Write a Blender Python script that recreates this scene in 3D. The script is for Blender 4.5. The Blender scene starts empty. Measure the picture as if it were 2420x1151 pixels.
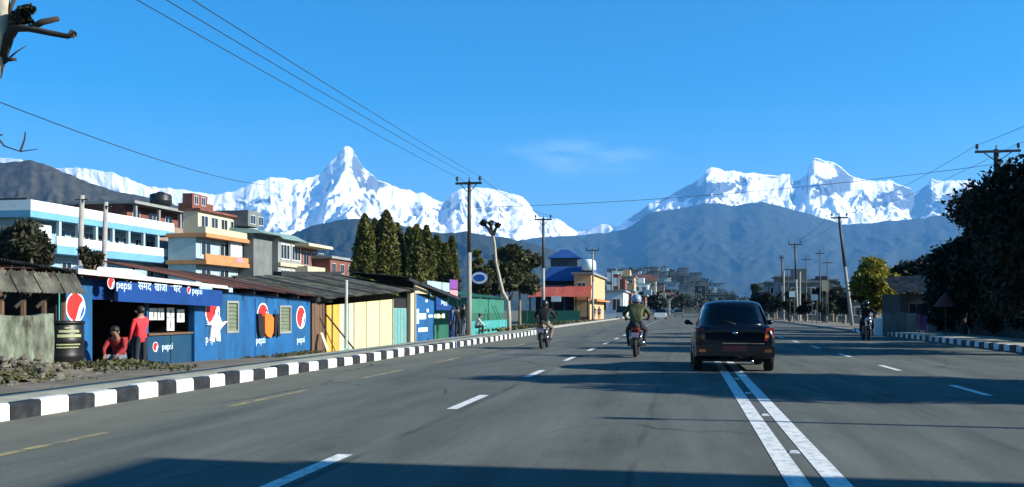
import bpy, bmesh, math, random
import numpy as np
from mathutils import Vector, Matrix
random.seed(7); RNG = np.random.default_rng(7)
C = bpy.context.scene.collection
S = bpy.context.scene
R_ = math.radians

# ------------------------------------------------------------------ camera
F_PX, W_PX, H_PX, HOR, CX, CAMH = 2200.0, 2420.0, 1151.0, 733.0, 1210.0, 1.3
TH = math.atan(405.0 / F_PX)                      # the road runs along +Y, the camera looks this much left of it
cam = bpy.data.cameras.new('camera'); cam_o = bpy.data.objects.new('camera', cam); C.objects.link(cam_o)
cam.sensor_width = 36.0; cam.lens = 36.0 * F_PX / W_PX; cam.shift_y = (HOR - H_PX / 2) / W_PX
cam.clip_start = 0.1; cam.clip_end = 90000
cam_o.location = (0, 0, CAMH); cam_o.rotation_euler = (R_(90), 0, TH)
S.camera = cam_o

# ------------------------------------------------------------------ sky, sun, exposure
SUN_EL, SUN_AZ = R_(24), R_(93)                   # azimuth clockwise from +Y
w = bpy.data.worlds.new('World'); S.world = w; w.use_nodes = True
nt = w.node_tree; nt.nodes.clear()
out = nt.nodes.new('ShaderNodeOutputWorld'); bg = nt.nodes.new('ShaderNodeBackground')
sky = nt.nodes.new('ShaderNodeTexSky'); sky.sky_type = 'NISHITA'; sky.sun_disc = False
sky.sun_elevation = SUN_EL; sky.sun_rotation = SUN_AZ
sky.air_density = 1.0; sky.dust_density = 0.2; sky.ozone_density = 2.0; sky.altitude = 800
hs = nt.nodes.new('ShaderNodeHueSaturation'); hs.inputs['Saturation'].default_value = 1.65; hs.inputs['Value'].default_value = 1.0
nt.links.new(sky.outputs[0], hs.inputs['Color']); # a faint wisp of cirrus high over the valley
tcw = nt.nodes.new('ShaderNodeTexCoord'); dw = Vector((-math.sin(TH) + (1370-1210)/2200*math.cos(TH), math.cos(TH) + (1370-1210)/2200*math.sin(TH), (733-372)/2200)).normalized()
vsub = nt.nodes.new('ShaderNodeVectorMath'); vsub.operation = 'SUBTRACT'; vsub.inputs[1].default_value = dw; nt.links.new(tcw.outputs['Generated'], vsub.inputs[0])
vml = nt.nodes.new('ShaderNodeVectorMath'); vml.operation = 'MULTIPLY'; vml.inputs[1].default_value = (9, 9, 38); nt.links.new(vsub.outputs[0], vml.inputs[0])
vln = nt.nodes.new('ShaderNodeVectorMath'); vln.operation = 'LENGTH'; nt.links.new(vml.outputs[0], vln.inputs[0])
mrw = nt.nodes.new('ShaderNodeMapRange'); mrw.interpolation_type = 'SMOOTHSTEP'; mrw.inputs[1].default_value = 1.0; mrw.inputs[2].default_value = 0.1; nt.links.new(vln.outputs['Value'], mrw.inputs[0])
mpw = nt.nodes.new('ShaderNodeMapping'); mpw.inputs['Scale'].default_value = (1, 1, 5); mpw.inputs['Rotation'].default_value = (0, 0.15, 0); nt.links.new(tcw.outputs['Generated'], mpw.inputs[0])
nzw = nt.nodes.new('ShaderNodeTexNoise'); nzw.inputs['Scale'].default_value = 14; nzw.inputs['Detail'].default_value = 6; nt.links.new(mpw.outputs[0], nzw.inputs[0])
mlw = nt.nodes.new('ShaderNodeMath'); mlw.operation = 'MULTIPLY'; nmr = nt.nodes.new('ShaderNodeMapRange'); nmr.inputs[1].default_value = 0.42; nmr.inputs[2].default_value = 0.72; nt.links.new(nzw.outputs[0], nmr.inputs[0]); nt.links.new(mrw.outputs[0], mlw.inputs[0]); nt.links.new(nmr.outputs[0], mlw.inputs[1])
ml2 = nt.nodes.new('ShaderNodeMath'); ml2.operation = 'MULTIPLY'; ml2.inputs[1].default_value = 0.35; nt.links.new(mlw.outputs[0], ml2.inputs[0])
mxw = nt.nodes.new('ShaderNodeMix'); mxw.data_type = 'RGBA'; mxw.inputs[7].default_value = (8, 9.5, 11, 1); nt.links.new(ml2.outputs[0], mxw.inputs[0]); nt.links.new(hs.outputs[0], mxw.inputs[6])
nt.links.new(mxw.outputs[2], bg.inputs[0])
bg.inputs[1].default_value = 0.066
nt.links.new(bg.outputs[0], out.inputs[0])
sl = bpy.data.lights.new('sun', 'SUN'); sl.energy = 5.0; sl.angle = R_(0.5); sl.color = (1.0, 0.95, 0.86)
so = bpy.data.objects.new('sun', sl); C.objects.link(so)
TO_SUN = Vector((math.sin(SUN_AZ) * math.cos(SUN_EL), math.cos(SUN_AZ) * math.cos(SUN_EL), math.sin(SUN_EL)))
so.rotation_euler = TO_SUN.to_track_quat('Z', 'Y').to_euler(); so.location = (60, 0, 60)
vs = S.view_settings
vs.view_transform = 'Standard'; vs.look = 'None'; vs.gamma = 1.0; vs.use_curve_mapping = False; vs.exposure = 1.5
S.cycles.max_bounces = 5; S.cycles.diffuse_bounces = 2; S.cycles.glossy_bounces = 2; S.cycles.transmission_bounces = 4
S.cycles.volume_bounces = 0; S.cycles.transparent_max_bounces = 6; S.cycles.use_denoising = True
S.cycles.sample_clamp_indirect = 4.0

# ------------------------------------------------------------------ photo pixel -> place
CR = Vector((math.cos(TH), math.sin(TH), 0)); CF = Vector((-math.sin(TH), math.cos(TH), 0))
def P(px, py, Z):                                  # at depth Z along the view
    return CR * ((px - CX) / F_PX * Z) + CF * Z + Vector((0, 0, CAMH + (HOR - py) / F_PX * Z))
def G(px, py, z=0.0):                              # on level ground at height z
    return P(px, py, (CAMH - z) * F_PX / (py - HOR))
def OX(px, py, X):                                 # on the wall plane at X
    d = CR * ((px - CX) / F_PX) + CF
    return P(px, py, X / d.x)
def YX(px, X): return OX(px, HOR, X).y
def ZX(px, py, X): return OX(px, py, X).z
def OY(px, py, Y):                                 # on the plane across the road at Y
    d = CR * ((px - CX) / F_PX) + CF
    return P(px, py, Y / d.y)

# ------------------------------------------------------------------ materials
M = {}
TINT = {'white_paint': 0.28, 'black_paint': 0.3, 'stone': 0.45, 'brown_plank': 0.4, 'tin_grey': 0.35, 'rust': 0.35, 'yellow_sheet': 0.12, 'shop_blue': 0.10, 'moss_wall': 0.2}   # piece to piece differences
ALB = {'white_paint': 0.95, 'road_white': 0.8, 'logo_white': 0.95, 'logo_red': 0.95, 'jacket_red': 0.9, 'text_pale': 0.9, 'cloth_white': 0.95, 'yellow_sheet': 0.68, 'paper': 0.9, 'band_white': 0.85, 'shop_blue': 0.66, 'cream': 0.6, 'pale_blue_wall': 0.6, 'peach': 0.62, 'drum_black': 0.5, 'car_paint': 0.4}   # keep these painted colours at full strength
def mat(key, rgb, rough=0.8, var=0.18, scale=3.0, bump=0.0, metal=0.0, dirt=None, dirt_amt=0.5, dscale=1.2, spec=0.4, stretch=None, detail=6):
    rgb = tuple(c*ALB.get(key, 0.68) for c in rgb); dirt = tuple(c*0.68 for c in dirt) if dirt else None
    m = bpy.data.materials.new(key); m.use_nodes = True; M[key] = m
    n = m.node_tree.nodes; l = m.node_tree.links; b = n['Principled BSDF']
    b.inputs['Roughness'].default_value = rough; b.inputs['Metallic'].default_value = metal
    b.inputs['Specular IOR Level'].default_value = spec
    tc = n.new('ShaderNodeTexCoord'); oi = n.new('ShaderNodeObjectInfo'); vad = n.new('ShaderNodeVectorMath'); vad.operation = 'MULTIPLY_ADD'
    cbx = n.new('ShaderNodeCombineXYZ'); [l.new(oi.outputs['Random'], cbx.inputs[k_]) for k_ in range(3)]
    l.new(cbx.outputs[0], vad.inputs[0]); vad.inputs[1].default_value = (37, 53, 29); l.new(tc.outputs['Object'], vad.inputs[2]); src = vad.outputs[0]
    if stretch:
        mp = n.new('ShaderNodeMapping'); mp.inputs['Scale'].default_value = stretch; l.new(src, mp.inputs[0]); src = mp.outputs[0]
    no = n.new('ShaderNodeTexNoise'); no.inputs['Scale'].default_value = scale; no.inputs['Detail'].default_value = detail; no.inputs['Roughness'].default_value = 0.65
    l.new(src, no.inputs['Vector'])
    cr = n.new('ShaderNodeValToRGB'); e = cr.color_ramp.elements
    e[0].position = 0.3; e[1].position = 0.7
    e[0].color = (*[max(0, c * (1 - var)) for c in rgb], 1); e[1].color = (*[min(1, c * (1 + var)) for c in rgb], 1)
    l.new(no.outputs['Fac'], cr.inputs[0]); col = cr.outputs[0]
    if dirt:
        n2 = n.new('ShaderNodeTexNoise'); n2.inputs['Scale'].default_value = dscale; n2.inputs['Detail'].default_value = 8; n2.inputs['Roughness'].default_value = 0.7
        l.new(src, n2.inputs['Vector'])
        r2 = n.new('ShaderNodeValToRGB'); r2.color_ramp.elements[0].position = 0.38 if dirt_amt >= 0.95 else 0.48; r2.color_ramp.elements[1].position = 0.60 if dirt_amt >= 0.95 else 0.72
        r2.color_ramp.elements[1].color = (dirt_amt,) * 3 + (1,)
        l.new(n2.outputs['Fac'], r2.inputs[0])
        mx = n.new('ShaderNodeMix'); mx.data_type = 'RGBA'; l.new(r2.outputs[0], mx.inputs[0]); l.new(col, mx.inputs[6]); mx.inputs[7].default_value = (*dirt, 1)
        col = mx.outputs[2]
    if key in TINT:
        tr = n.new('ShaderNodeMapRange'); l.new(oi.outputs['Random'], tr.inputs[0]); tr.inputs[3].default_value = 1-TINT[key]; tr.inputs[4].default_value = 1.06
        tm = n.new('ShaderNodeVectorMath'); tm.operation = 'SCALE'; l.new(col, tm.inputs[0]); l.new(tr.outputs[0], tm.inputs['Scale']); col = tm.outputs[0]
    l.new(col, b.inputs['Base Color'])
    if bump:
        bp = n.new('ShaderNodeBump'); bp.inputs['Strength'].default_value = bump; bp.inputs['Distance'].default_value = 0.02
        l.new(no.outputs['Fac'], bp.inputs['Height']); l.new(bp.outputs[0], b.inputs['Normal'])
    return m
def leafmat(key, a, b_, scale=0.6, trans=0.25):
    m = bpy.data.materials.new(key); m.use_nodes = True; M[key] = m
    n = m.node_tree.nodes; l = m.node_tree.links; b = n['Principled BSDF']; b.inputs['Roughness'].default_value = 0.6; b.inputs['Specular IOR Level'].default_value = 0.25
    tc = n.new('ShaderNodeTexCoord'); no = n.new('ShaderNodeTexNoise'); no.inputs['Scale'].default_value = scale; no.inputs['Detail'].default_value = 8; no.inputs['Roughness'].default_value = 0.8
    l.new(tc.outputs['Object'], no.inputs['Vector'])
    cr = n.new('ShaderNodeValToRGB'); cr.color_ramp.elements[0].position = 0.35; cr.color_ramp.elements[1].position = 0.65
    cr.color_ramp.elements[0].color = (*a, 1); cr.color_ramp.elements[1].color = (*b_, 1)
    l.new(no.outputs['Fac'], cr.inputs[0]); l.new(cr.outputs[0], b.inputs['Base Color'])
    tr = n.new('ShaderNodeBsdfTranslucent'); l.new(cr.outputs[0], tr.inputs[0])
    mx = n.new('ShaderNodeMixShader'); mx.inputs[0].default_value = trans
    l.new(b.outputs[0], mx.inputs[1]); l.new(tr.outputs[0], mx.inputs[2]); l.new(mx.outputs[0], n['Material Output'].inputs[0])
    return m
def glassmat(key, rgb, rough=0.08, spec=0.8):
    m = mat(key, rgb, rough, 0.1, 2, spec=spec); return m

mat('white_paint', (0.74, 0.74, 0.70), 0.7, 0.14, 6, 0.3, dirt=(0.30, 0.28, 0.23), dirt_amt=0.75, dscale=6)
mat('black_paint', (0.018, 0.022, 0.026), 0.6, 0.4, 6, dirt=(0.12, 0.12, 0.11), dirt_amt=0.3, dscale=6)
mat('road_white', (0.72, 0.74, 0.70), 0.8, 0.10, 9, dirt=(0.14, 0.15, 0.13), dirt_amt=0.85, dscale=11)
mat('road_yellow', (0.46, 0.38, 0.13), 0.85, 0.15, 7, dirt=(0.15, 0.15, 0.12), dirt_amt=0.96, dscale=5)
mat('concrete', (0.36, 0.36, 0.31), 0.9, 0.2, 2.2, 0.3, dirt=(0.22, 0.2, 0.15), dirt_amt=0.5)
mat('pavement', (0.46, 0.45, 0.34), 0.95, 0.25, 1.6, 0.3, dirt=(0.26, 0.24, 0.16), dirt_amt=0.7, spec=0.1)
mat('pole_concrete', (0.36, 0.35, 0.31), 0.9, 0.2, 3, 0.2)
mat('pole_dark', (0.05, 0.055, 0.055), 0.6, 0.3, 4)
mat('steel_dark', (0.04, 0.045, 0.05), 0.5, 0.2, 6, metal=0.3)
mat('wire', (0.03, 0.035, 0.045), 0.5, 0.1, 1)
mat('dirt', (0.20, 0.17, 0.12), 0.95, 0.35, 1.2, 0.5, dirt=(0.10, 0.11, 0.05), dirt_amt=0.8, dscale=0.8)
mat('ground', (0.17, 0.16, 0.11), 0.95, 0.35, 0.12, 0.2, dirt=(0.07, 0.09, 0.04), dirt_amt=0.9, dscale=0.05)
mat('stone', (0.20, 0.18, 0.13), 0.95, 0.4, 5, 0.5)
mat('moss_wall', (0.27, 0.32, 0.23), 0.92, 0.45, 5, 0.6, dirt=(0.05, 0.048, 0.03), dirt_amt=1.0, dscale=2.2, stretch=(1, 1, 0.45))
mat('shop_blue', (0.008, 0.125, 0.34), 0.6, 0.32, 2.5, 0.2, dirt=(0.012, 0.07, 0.13), dirt_amt=0.8, dscale=1.1, stretch=(1, 1, 0.45))
mat('shop_blue_deep', (0.006, 0.055, 0.24), 0.5, 0.2, 2)
mat('counter_blue', (0.008, 0.06, 0.13), 0.5, 0.2, 2, dirt=(0.02, 0.09, 0.10), dirt_amt=0.5)
mat('logo_red', (0.75, 0.025, 0.02), 0.5, 0.08, 6)
mat('logo_white', (0.82, 0.84, 0.86), 0.5, 0.04, 6)
mat('logo_blue', (0.01, 0.13, 0.55), 0.5, 0.08, 6)
mat('text_pale', (0.60, 0.78, 0.88), 0.5, 0.06, 6)
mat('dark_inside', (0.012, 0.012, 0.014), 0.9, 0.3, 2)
mat('green_pipe', (0.05, 0.30, 0.16), 0.5, 0.15, 4)
mat('eave_white', (0.62, 0.62, 0.56), 0.6, 0.12, 3, dirt=(0.35, 0.25, 0.15), dirt_amt=0.4)
mat('rust', (0.16, 0.06, 0.035), 0.85, 0.4, 1.8, 0.2, dirt=(0.07, 0.045, 0.035), dirt_amt=0.7)
mat('tin_grey', (0.19, 0.19, 0.15), 0.7, 0.4, 2.5, 0.1, dirt=(0.05, 0.055, 0.04), dirt_amt=1.0, dscale=1.6, spec=0.2)
mat('shade_dark_wall', (0.045, 0.046, 0.048), 0.9, 0.35, 1.0, 0.2, dirt=(0.10, 0.095, 0.085), dirt_amt=0.5)  # near-black wall, the shade of the right side put into its colour
mat('dull_red', (0.10, 0.03, 0.03), 0.8, 0.2, 3)
mat('tin_dark', (0.02, 0.022, 0.022), 0.7, 0.3, 2)
mat('yellow_sheet', (0.80, 0.70, 0.36), 0.6, 0.10, 1.2, dirt=(0.70, 0.60, 0.34), dirt_amt=0.5)
mat('orange_sheet', (0.75, 0.42, 0.06), 0.6, 0.12, 1.5, dirt=(0.55, 0.30, 0.08), dirt_amt=0.5)
mat('teal_door', (0.16, 0.38, 0.36), 0.6, 0.15, 2, dirt=(0.28, 0.40, 0.36), dirt_amt=0.5)
mat('brown_plank', (0.16, 0.09, 0.05), 0.8, 0.35, 4, 0.2, stretch=(4, 4, 0.5))
mat('cream_wood', (0.62, 0.55, 0.40), 0.7, 0.15, 4)
mat('shutter', (0.16, 0.20, 0.13), 0.8, 0.25, 4)
mat('cloth_white', (0.80, 0.82, 0.82), 0.9, 0.06, 5)
mat('cloth_orange', (0.85, 0.20, 0.02), 0.9, 0.1, 5)
mat('cloth_black', (0.012, 0.012, 0.014), 0.9, 0.2, 5)
mat('paper', (0.75, 0.80, 0.76), 0.8, 0.08, 8)
mat('print_grey', (0.20, 0.24, 0.24), 0.8, 0.2, 12)
mat('drum_black', (0.010, 0.011, 0.010), 0.45, 0.3, 3)
mat('drum_label', (0.40, 0.45, 0.22), 0.7, 0.2, 9)
mat('band_white', (0.72, 0.80, 0.80), 0.75, 0.10, 0.6, dirt=(0.40, 0.50, 0.50), dirt_amt=0.4, dscale=0.5)
mat('band_blue', (0.16, 0.42, 0.62), 0.75, 0.12, 0.6, dirt=(0.10, 0.25, 0.36), dirt_amt=0.4, dscale=0.5)
mat('wall_blue', (0.30, 0.48, 0.58), 0.8, 0.12, 0.5)
mat('brick_red', (0.22, 0.075, 0.05), 0.9, 0.3, 1.5, 0.3, dirt=(0.12, 0.06, 0.045), dirt_amt=0.6)
mat('brick_tan', (0.32, 0.24, 0.18), 0.9, 0.25, 1.5, 0.3)
mat('orange_slab', (0.60, 0.27, 0.10), 0.8, 0.15, 1, dirt=(0.4, 0.2, 0.1), dirt_amt=0.5)
mat('cream', (0.72, 0.62, 0.42), 0.8, 0.10, 0.8, dirt=(0.5, 0.42, 0.28), dirt_amt=0.4)
mat('peach', (0.78, 0.50, 0.25), 0.8, 0.10, 0.6, dirt=(0.6, 0.38, 0.2), dirt_amt=0.4)
mat('pale_blue_wall', (0.45, 0.62, 0.68), 0.8, 0.10, 0.8)
mat('grey_wall', (0.17, 0.19, 0.18), 0.9, 0.25, 0.8, 0.2)
mat('cement', (0.30, 0.31, 0.29), 0.9, 0.2, 0.8, 0.2)
mat('green_roof', (0.22, 0.34, 0.30), 0.7, 0.2, 1)
mat('red_roof', (0.45, 0.085, 0.05), 0.7, 0.2, 0.8, dirt=(0.28, 0.07, 0.05), dirt_amt=0.5)
mat('blue_tarp', (0.02, 0.10, 0.34), 0.6, 0.25, 0.8)
mat('green_sheet', (0.015, 0.13, 0.07), 0.6, 0.2, 1)
mat('green_sheet_light', (0.03, 0.20, 0.13), 0.6, 0.2, 1)
mat('teal_wall', (0.04, 0.34, 0.30), 0.7, 0.2, 1, dirt=(0.20, 0.50, 0.60), dirt_amt=0.5)
mat('window_dark', (0.02, 0.03, 0.04), 0.15, 0.2, 1, spec=0.6)
mat('window_frame', (0.66, 0.70, 0.70), 0.6, 0.06, 2)
mat('tank_black', (0.012, 0.014, 0.016), 0.45, 0.2, 2)
mat('bark', (0.25, 0.20, 0.14), 0.95, 0.35, 5, 0.5)
mat('bark_pale', (0.46, 0.42, 0.32), 0.95, 0.25, 5, 0.4)
mat('bark_dark', (0.05, 0.04, 0.03), 0.95, 0.3, 5, 0.4)
mat('pink', (0.62, 0.30, 0.34), 0.7, 0.1, 2)
mat('purple', (0.22, 0.06, 0.32), 0.7, 0.1, 2)
mat('car_paint', (0.006, 0.009, 0.022), 0.22, 0.05, 3, metal=0.0, spec=0.28)
mat('car_black', (0.008, 0.008, 0.009), 0.6, 0.1, 3)
mat('car_glass', (0.004, 0.006, 0.008), 0.03, 0.05, 1, spec=0.5)
mat('chrome', (0.55, 0.56, 0.56), 0.2, 0.05, 3, metal=1.0)
mat('tail_red', (0.16, 0.012, 0.01), 0.25, 0.1, 3)
mat('tail_amber', (0.5, 0.16, 0.03), 0.25, 0.1, 3)
mat('plate_red', (0.10, 0.02, 0.025), 0.5, 0.1, 3)
mat('plate_pink', (0.55, 0.40, 0.46), 0.5, 0.1, 3)
mat('rubber', (0.012, 0.012, 0.012), 0.85, 0.2, 8)
mat('rim_grey', (0.20, 0.20, 0.21), 0.4, 0.1, 5, metal=0.7)
mat('bike_red', (0.20, 0.008, 0.008), 0.35, 0.1, 3)
mat('bike_dark', (0.015, 0.016, 0.018), 0.4, 0.1, 3)
mat('bike_tan', (0.30, 0.25, 0.17), 0.7, 0.2, 3)
mat('skin', (0.34, 0.18, 0.11), 0.6, 0.06, 5)
mat('hair', (0.008, 0.007, 0.006), 0.6, 0.2, 8)
mat('jacket_red', (0.62, 0.03, 0.04), 0.85, 0.12, 5)
mat('jacket_dark_red', (0.32, 0.02, 0.025), 0.85, 0.12, 5)
mat('trousers_dark', (0.02, 0.024, 0.035), 0.9, 0.15, 5)
mat('trousers_grey', (0.16, 0.19, 0.24), 0.9, 0.15, 5)
mat('trousers_tan', (0.22, 0.19, 0.14), 0.9, 0.15, 5)
mat('trousers_purple', (0.25, 0.05, 0.30), 0.9, 0.15, 5)
mat('jacket_black', (0.012, 0.013, 0.015), 0.85, 0.15, 5)
mat('jacket_camo', (0.05, 0.065, 0.02), 0.85, 0.5, 7, dirt=(0.30, 0.32, 0.15), dirt_amt=0.8, dscale=6)
mat('shirt_blue', (0.04, 0.12, 0.30), 0.85, 0.15, 5)
mat('shirt_white', (0.66, 0.66, 0.64), 0.85, 0.1, 5)
mat('shoe', (0.05, 0.04, 0.035), 0.7, 0.15, 5)
mat('helmet_blue', (0.30, 0.42, 0.52), 0.2, 0.05, 3)
mat('helmet_dark', (0.03, 0.03, 0.034), 0.25, 0.05, 3)
leafmat('leaf_cypress', (0.014, 0.024, 0.005), (0.150, 0.145, 0.024), 1.2, 0.2)
leafmat('leaf_olive', (0.0144, 0.0216, 0.0072), (0.0612, 0.0612, 0.0180), 0.5, 0.2)
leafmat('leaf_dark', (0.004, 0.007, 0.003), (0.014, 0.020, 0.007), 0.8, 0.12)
leafmat('leaf_wood', (0.006, 0.014, 0.008), (0.030, 0.042, 0.022), 0.05, 0.1)
leafmat('leaf_yellow', (0.045, 0.058, 0.008), (0.28, 0.25, 0.030), 0.9, 0.35)
leafmat('leaf_grass', (0.0360, 0.0432, 0.0144), (0.1008, 0.0936, 0.0360), 2.0, 0.2)
leafmat('leaf_shrub', (0.0108, 0.0202, 0.0086), (0.0648, 0.0540, 0.0252), 1.6, 0.2)

# ------------------------------------------------------------------ mesh builder
def basis(d):
    d = d.normalized(); a = Vector((0, 0, 1)) if abs(d.z) < 0.9 else Vector((1, 0, 0))
    u = d.cross(a).normalized(); v = d.cross(u).normalized(); return u, v
class MB:
    def __init__(s): s.v = []; s.f = []; s.m = []; s.cm = 0
    def add(s, vs, fs, tr=None):
        o = len(s.v)
        s.v += [tuple(tr @ Vector(q)) if tr else tuple(q) for q in vs]
        s.f += [tuple(i + o for i in f) for f in fs]; s.m += [s.cm] * len(fs); return s
    def box(s, a, b, tr=None):
        x0, x1 = sorted((a[0], b[0])); y0, y1 = sorted((a[1], b[1])); z0, z1 = sorted((a[2], b[2]))
        return s.add([(x0,y0,z0),(x1,y0,z0),(x1,y1,z0),(x0,y1,z0),(x0,y0,z1),(x1,y0,z1),(x1,y1,z1),(x0,y1,z1)],
              [(0,3,2,1),(4,5,6,7),(0,1,5,4),(1,2,6,5),(2,3,7,6),(3,0,4,7)], tr)
    def hexa(s, q):   # 8 corners: bottom 4 (ccw), top 4
        return s.add(q, [(0,3,2,1),(4,5,6,7),(0,1,5,4),(1,2,6,5),(2,3,7,6),(3,0,4,7)])
    def tube(s, pts, rad, n=8, cap=True):
        pts = [Vector(p) for p in pts]; k = len(pts)
        if not hasattr(rad, '__len__'): rad = [rad] * k
        vs, fs = [], []; u = None
        for i, p in enumerate(pts):
            d = (pts[min(i+1, k-1)] - pts[max(i-1, 0)])
            if d.length < 1e-9: d = Vector((0,0,1))
            d.normalize()
            if u is None: u, v = basis(d)
            else:
                u = (u - d * u.dot(d)).normalized(); v = d.cross(u).normalized()
            for j in range(n):
                a = 2 * math.pi * j / n; vs.append(p + (u * math.cos(a) + v * math.sin(a)) * rad[i])
        for i in range(k - 1):
            for j in range(n):
                fs.append((i*n+j, i*n+(j+1)%n, (i+1)*n+(j+1)%n, (i+1)*n+j))
        if cap: fs.append(tuple(range(n-1, -1, -1))); fs.append(tuple((k-1)*n + j for j in range(n)))
        return s.add(vs, fs)
    def lathe(s, prof, c=(0,0,0), n=20, axis='z', tr=None):
        vs, fs = [], []; k = len(prof)
        for r, h in prof:
            for j in range(n):
                a = 2*math.pi*j/n; x, y = r*math.cos(a), r*math.sin(a)
                q = (x, y, h) if axis == 'z' else ((h, x, y) if axis == 'x' else (x, h, y))
                vs.append((q[0]+c[0], q[1]+c[1], q[2]+c[2]))
        for i in range(k-1):
            for j in range(n): fs.append((i*n+j, i*n+(j+1)%n, (i+1)*n+(j+1)%n, (i+1)*n+j))
        fs.append(tuple(range(n-1,-1,-1))); fs.append(tuple((k-1)*n+j for j in range(n)))
        return s.add(vs, fs, tr)
    def prism(s, poly, d):   # polygon (3d points) extruded by vector d
        n = len(poly); d = Vector(d); vs = [Vector(p) for p in poly] + [Vector(p) + d for p in poly]
        fs = [tuple(range(n-1,-1,-1)), tuple(range(n, 2*n))] + [(i, (i+1)%n, n+(i+1)%n, n+i) for i in range(n)]
        return s.add(vs, fs)
    def sphere(s, c, r, n=12, m=8, jitter=0.0):
        if not hasattr(r, '__len__'): r = (r, r, r)
        vs = [(c[0], c[1], c[2]-r[2])]; fs = []
        for i in range(1, m):
            t = math.pi*i/m - math.pi/2
            for j in range(n):
                a = 2*math.pi*j/n; q = 1 + random.uniform(-jitter, jitter)
                vs.append((c[0]+r[0]*q*math.cos(t)*math.cos(a), c[1]+r[1]*q*math.cos(t)*math.sin(a), c[2]+r[2]*q*math.sin(t)))
        vs.append((c[0], c[1], c[2]+r[2]))
        for j in range(n): fs.append((0, 1+(j+1)%n, 1+j))
        for i in range(m-2):
            for j in range(n): fs.append((1+i*n+j, 1+i*n+(j+1)%n, 1+(i+1)*n+(j+1)%n, 1+(i+1)*n+j))
        T = len(vs)-1; b = 1+(m-2)*n
        for j in range(n): fs.append((T, b+j, b+(j+1)%n))
        return s.add(vs, fs)
    def corrugated(s, o, du, dv, waves, amp=0.025, t=0.004):
        """sheet from corner o spanned by du (across the waves) and dv (along them)"""
        o, du, dv = Vector(o), Vector(du), Vector(dv); nn = du.cross(dv).normalized(); k = waves*4
        vs, fs = [], []
        for side in (0, 1):
            for i in range(k+1):
                q = o + du*(i/k) + nn*(amp*math.sin(i*math.pi/2) + side*t*2)
                vs += [q, q + dv]
        h = 2*(k+1)
        for i in range(k):
            a = 2*i; fs.append((a, a+1, a+3, a+2)); fs.append((h+a, h+a+2, h+a+3, h+a+1))
        fs += [(0, 1, h+1, h), (2*k, h+2*k, h+2*k+1, 2*k+1)]
        return s.add(vs, fs)
    def build(s, name, material, parent=None, smooth=False, local=False):
        me = bpy.data.meshes.new(name); off = Vector((0,0,0))
        if parent is not None and not local: off = Vector(parent.get('_base', (0,0,0)))
        me.from_pydata([tuple(Vector(q) - off) for q in s.v], [], s.f); me.update()
        ms = material if isinstance(material, (list, tuple)) else [material]
        for q in ms: me.materials.append(M[q])
        if len(ms) > 1: me.polygons.foreach_set('material_index', s.m)
        if smooth: me.polygons.foreach_set('use_smooth', [True]*len(me.polygons))
        o = bpy.data.objects.new(name, me); C.objects.link(o)
        if parent is not None:
            o.parent = parent
            if not local: o['_base'] = tuple(off)
        return o
def tag(o, label=None, cat=None, group=None, kind=None):
    if label: o['label'] = label
    if cat: o['category'] = cat
    if group: o['group'] = group
    if kind: o['kind'] = kind
    return o
def thing(name, label, cat, base, group=None, rz=0.0):
    o = bpy.data.objects.new(name, None); C.objects.link(o); o.location = base; o.rotation_euler = (0, 0, rz)
    o['_base'] = tuple(base); o.empty_display_size = 0.2
    return tag(o, label, cat, group)
def copy_tree(o, parent=None):
    c = o.copy(); C.objects.link(c); c.parent = parent
    for ch in list(o.children): copy_tree(ch, c)
    return c
def bx(name, a, b, m, parent): return MB().box(a, b).build(name, m, parent)
def raw_mesh(name, V, F, material, parent=None, smooth=False):
    """V (n,3) array, F (m,4) array"""
    me = bpy.data.meshes.new(name); V = np.asarray(V, dtype=np.float32); F = np.asarray(F, dtype=np.int32)
    if parent is not None: V = V - np.array(parent.get('_base', (0,0,0)), dtype=np.float32)
    k = F.shape[1]
    me.vertices.add(len(V)); me.vertices.foreach_set('co', V.ravel())
    me.loops.add(F.size); me.loops.foreach_set('vertex_index', F.ravel())
    me.polygons.add(len(F)); me.polygons.foreach_set('loop_start', np.arange(0, F.size, k, dtype=np.int32))
    if smooth: me.polygons.foreach_set('use_smooth', np.ones(len(F), dtype=bool))
    me.update(calc_edges=True); me.validate()
    me.materials.append(M[material]); o = bpy.data.objects.new(name, me); C.objects.link(o)
    if parent is not None: o.parent = parent
    return o
def grid_mesh(name, V, material, smooth=False):        # V (r, c, 3)
    r, c = V.shape[:2]; i = np.arange(r*c).reshape(r, c)
    F = np.stack([i[:-1,:-1], i[:-1,1:], i[1:,1:], i[1:,:-1]], -1).reshape(-1, 4)
    return raw_mesh(name, V.reshape(-1, 3), F, material, smooth=smooth)

# ------------------------------------------------------------------ noise for terrain
def vnoise(x, y, seed=0):
    xi = np.floor(x); yi = np.floor(y); fx = x - xi; fy = y - yi
    fx = fx*fx*(3-2*fx); fy = fy*fy*(3-2*fy)
    def h(a, b):
        q = np.sin(a*127.1 + b*311.7 + seed*74.7) * 43758.5453; return q - np.floor(q)
    return (h(xi,yi)*(1-fx)+h(xi+1,yi)*fx)*(1-fy) + (h(xi,yi+1)*(1-fx)+h(xi+1,yi+1)*fx)*fy
def fbm(x, y, o=5, seed=0):
    s = 0; a = 0.5; t = 0
    for k in range(o): s = s + a*vnoise(x*2**k, y*2**k, seed+k); t += a; a *= 0.5
    return s/t
def ridged(x, y, o=5, seed=0):
    s = 0; a = 0.5; t = 0
    for k in range(o): s = s + a*(1-np.abs(2*vnoise(x*2**k, y*2**k, seed+k)-1)); t += a; a *= 0.52
    return s/t

# ------------------------------------------------------------------ THE SETTING
KX, KXR = -7.8, 10.2                               # kerb faces
def struct(o): o['kind'] = 'structure'; return o
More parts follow.
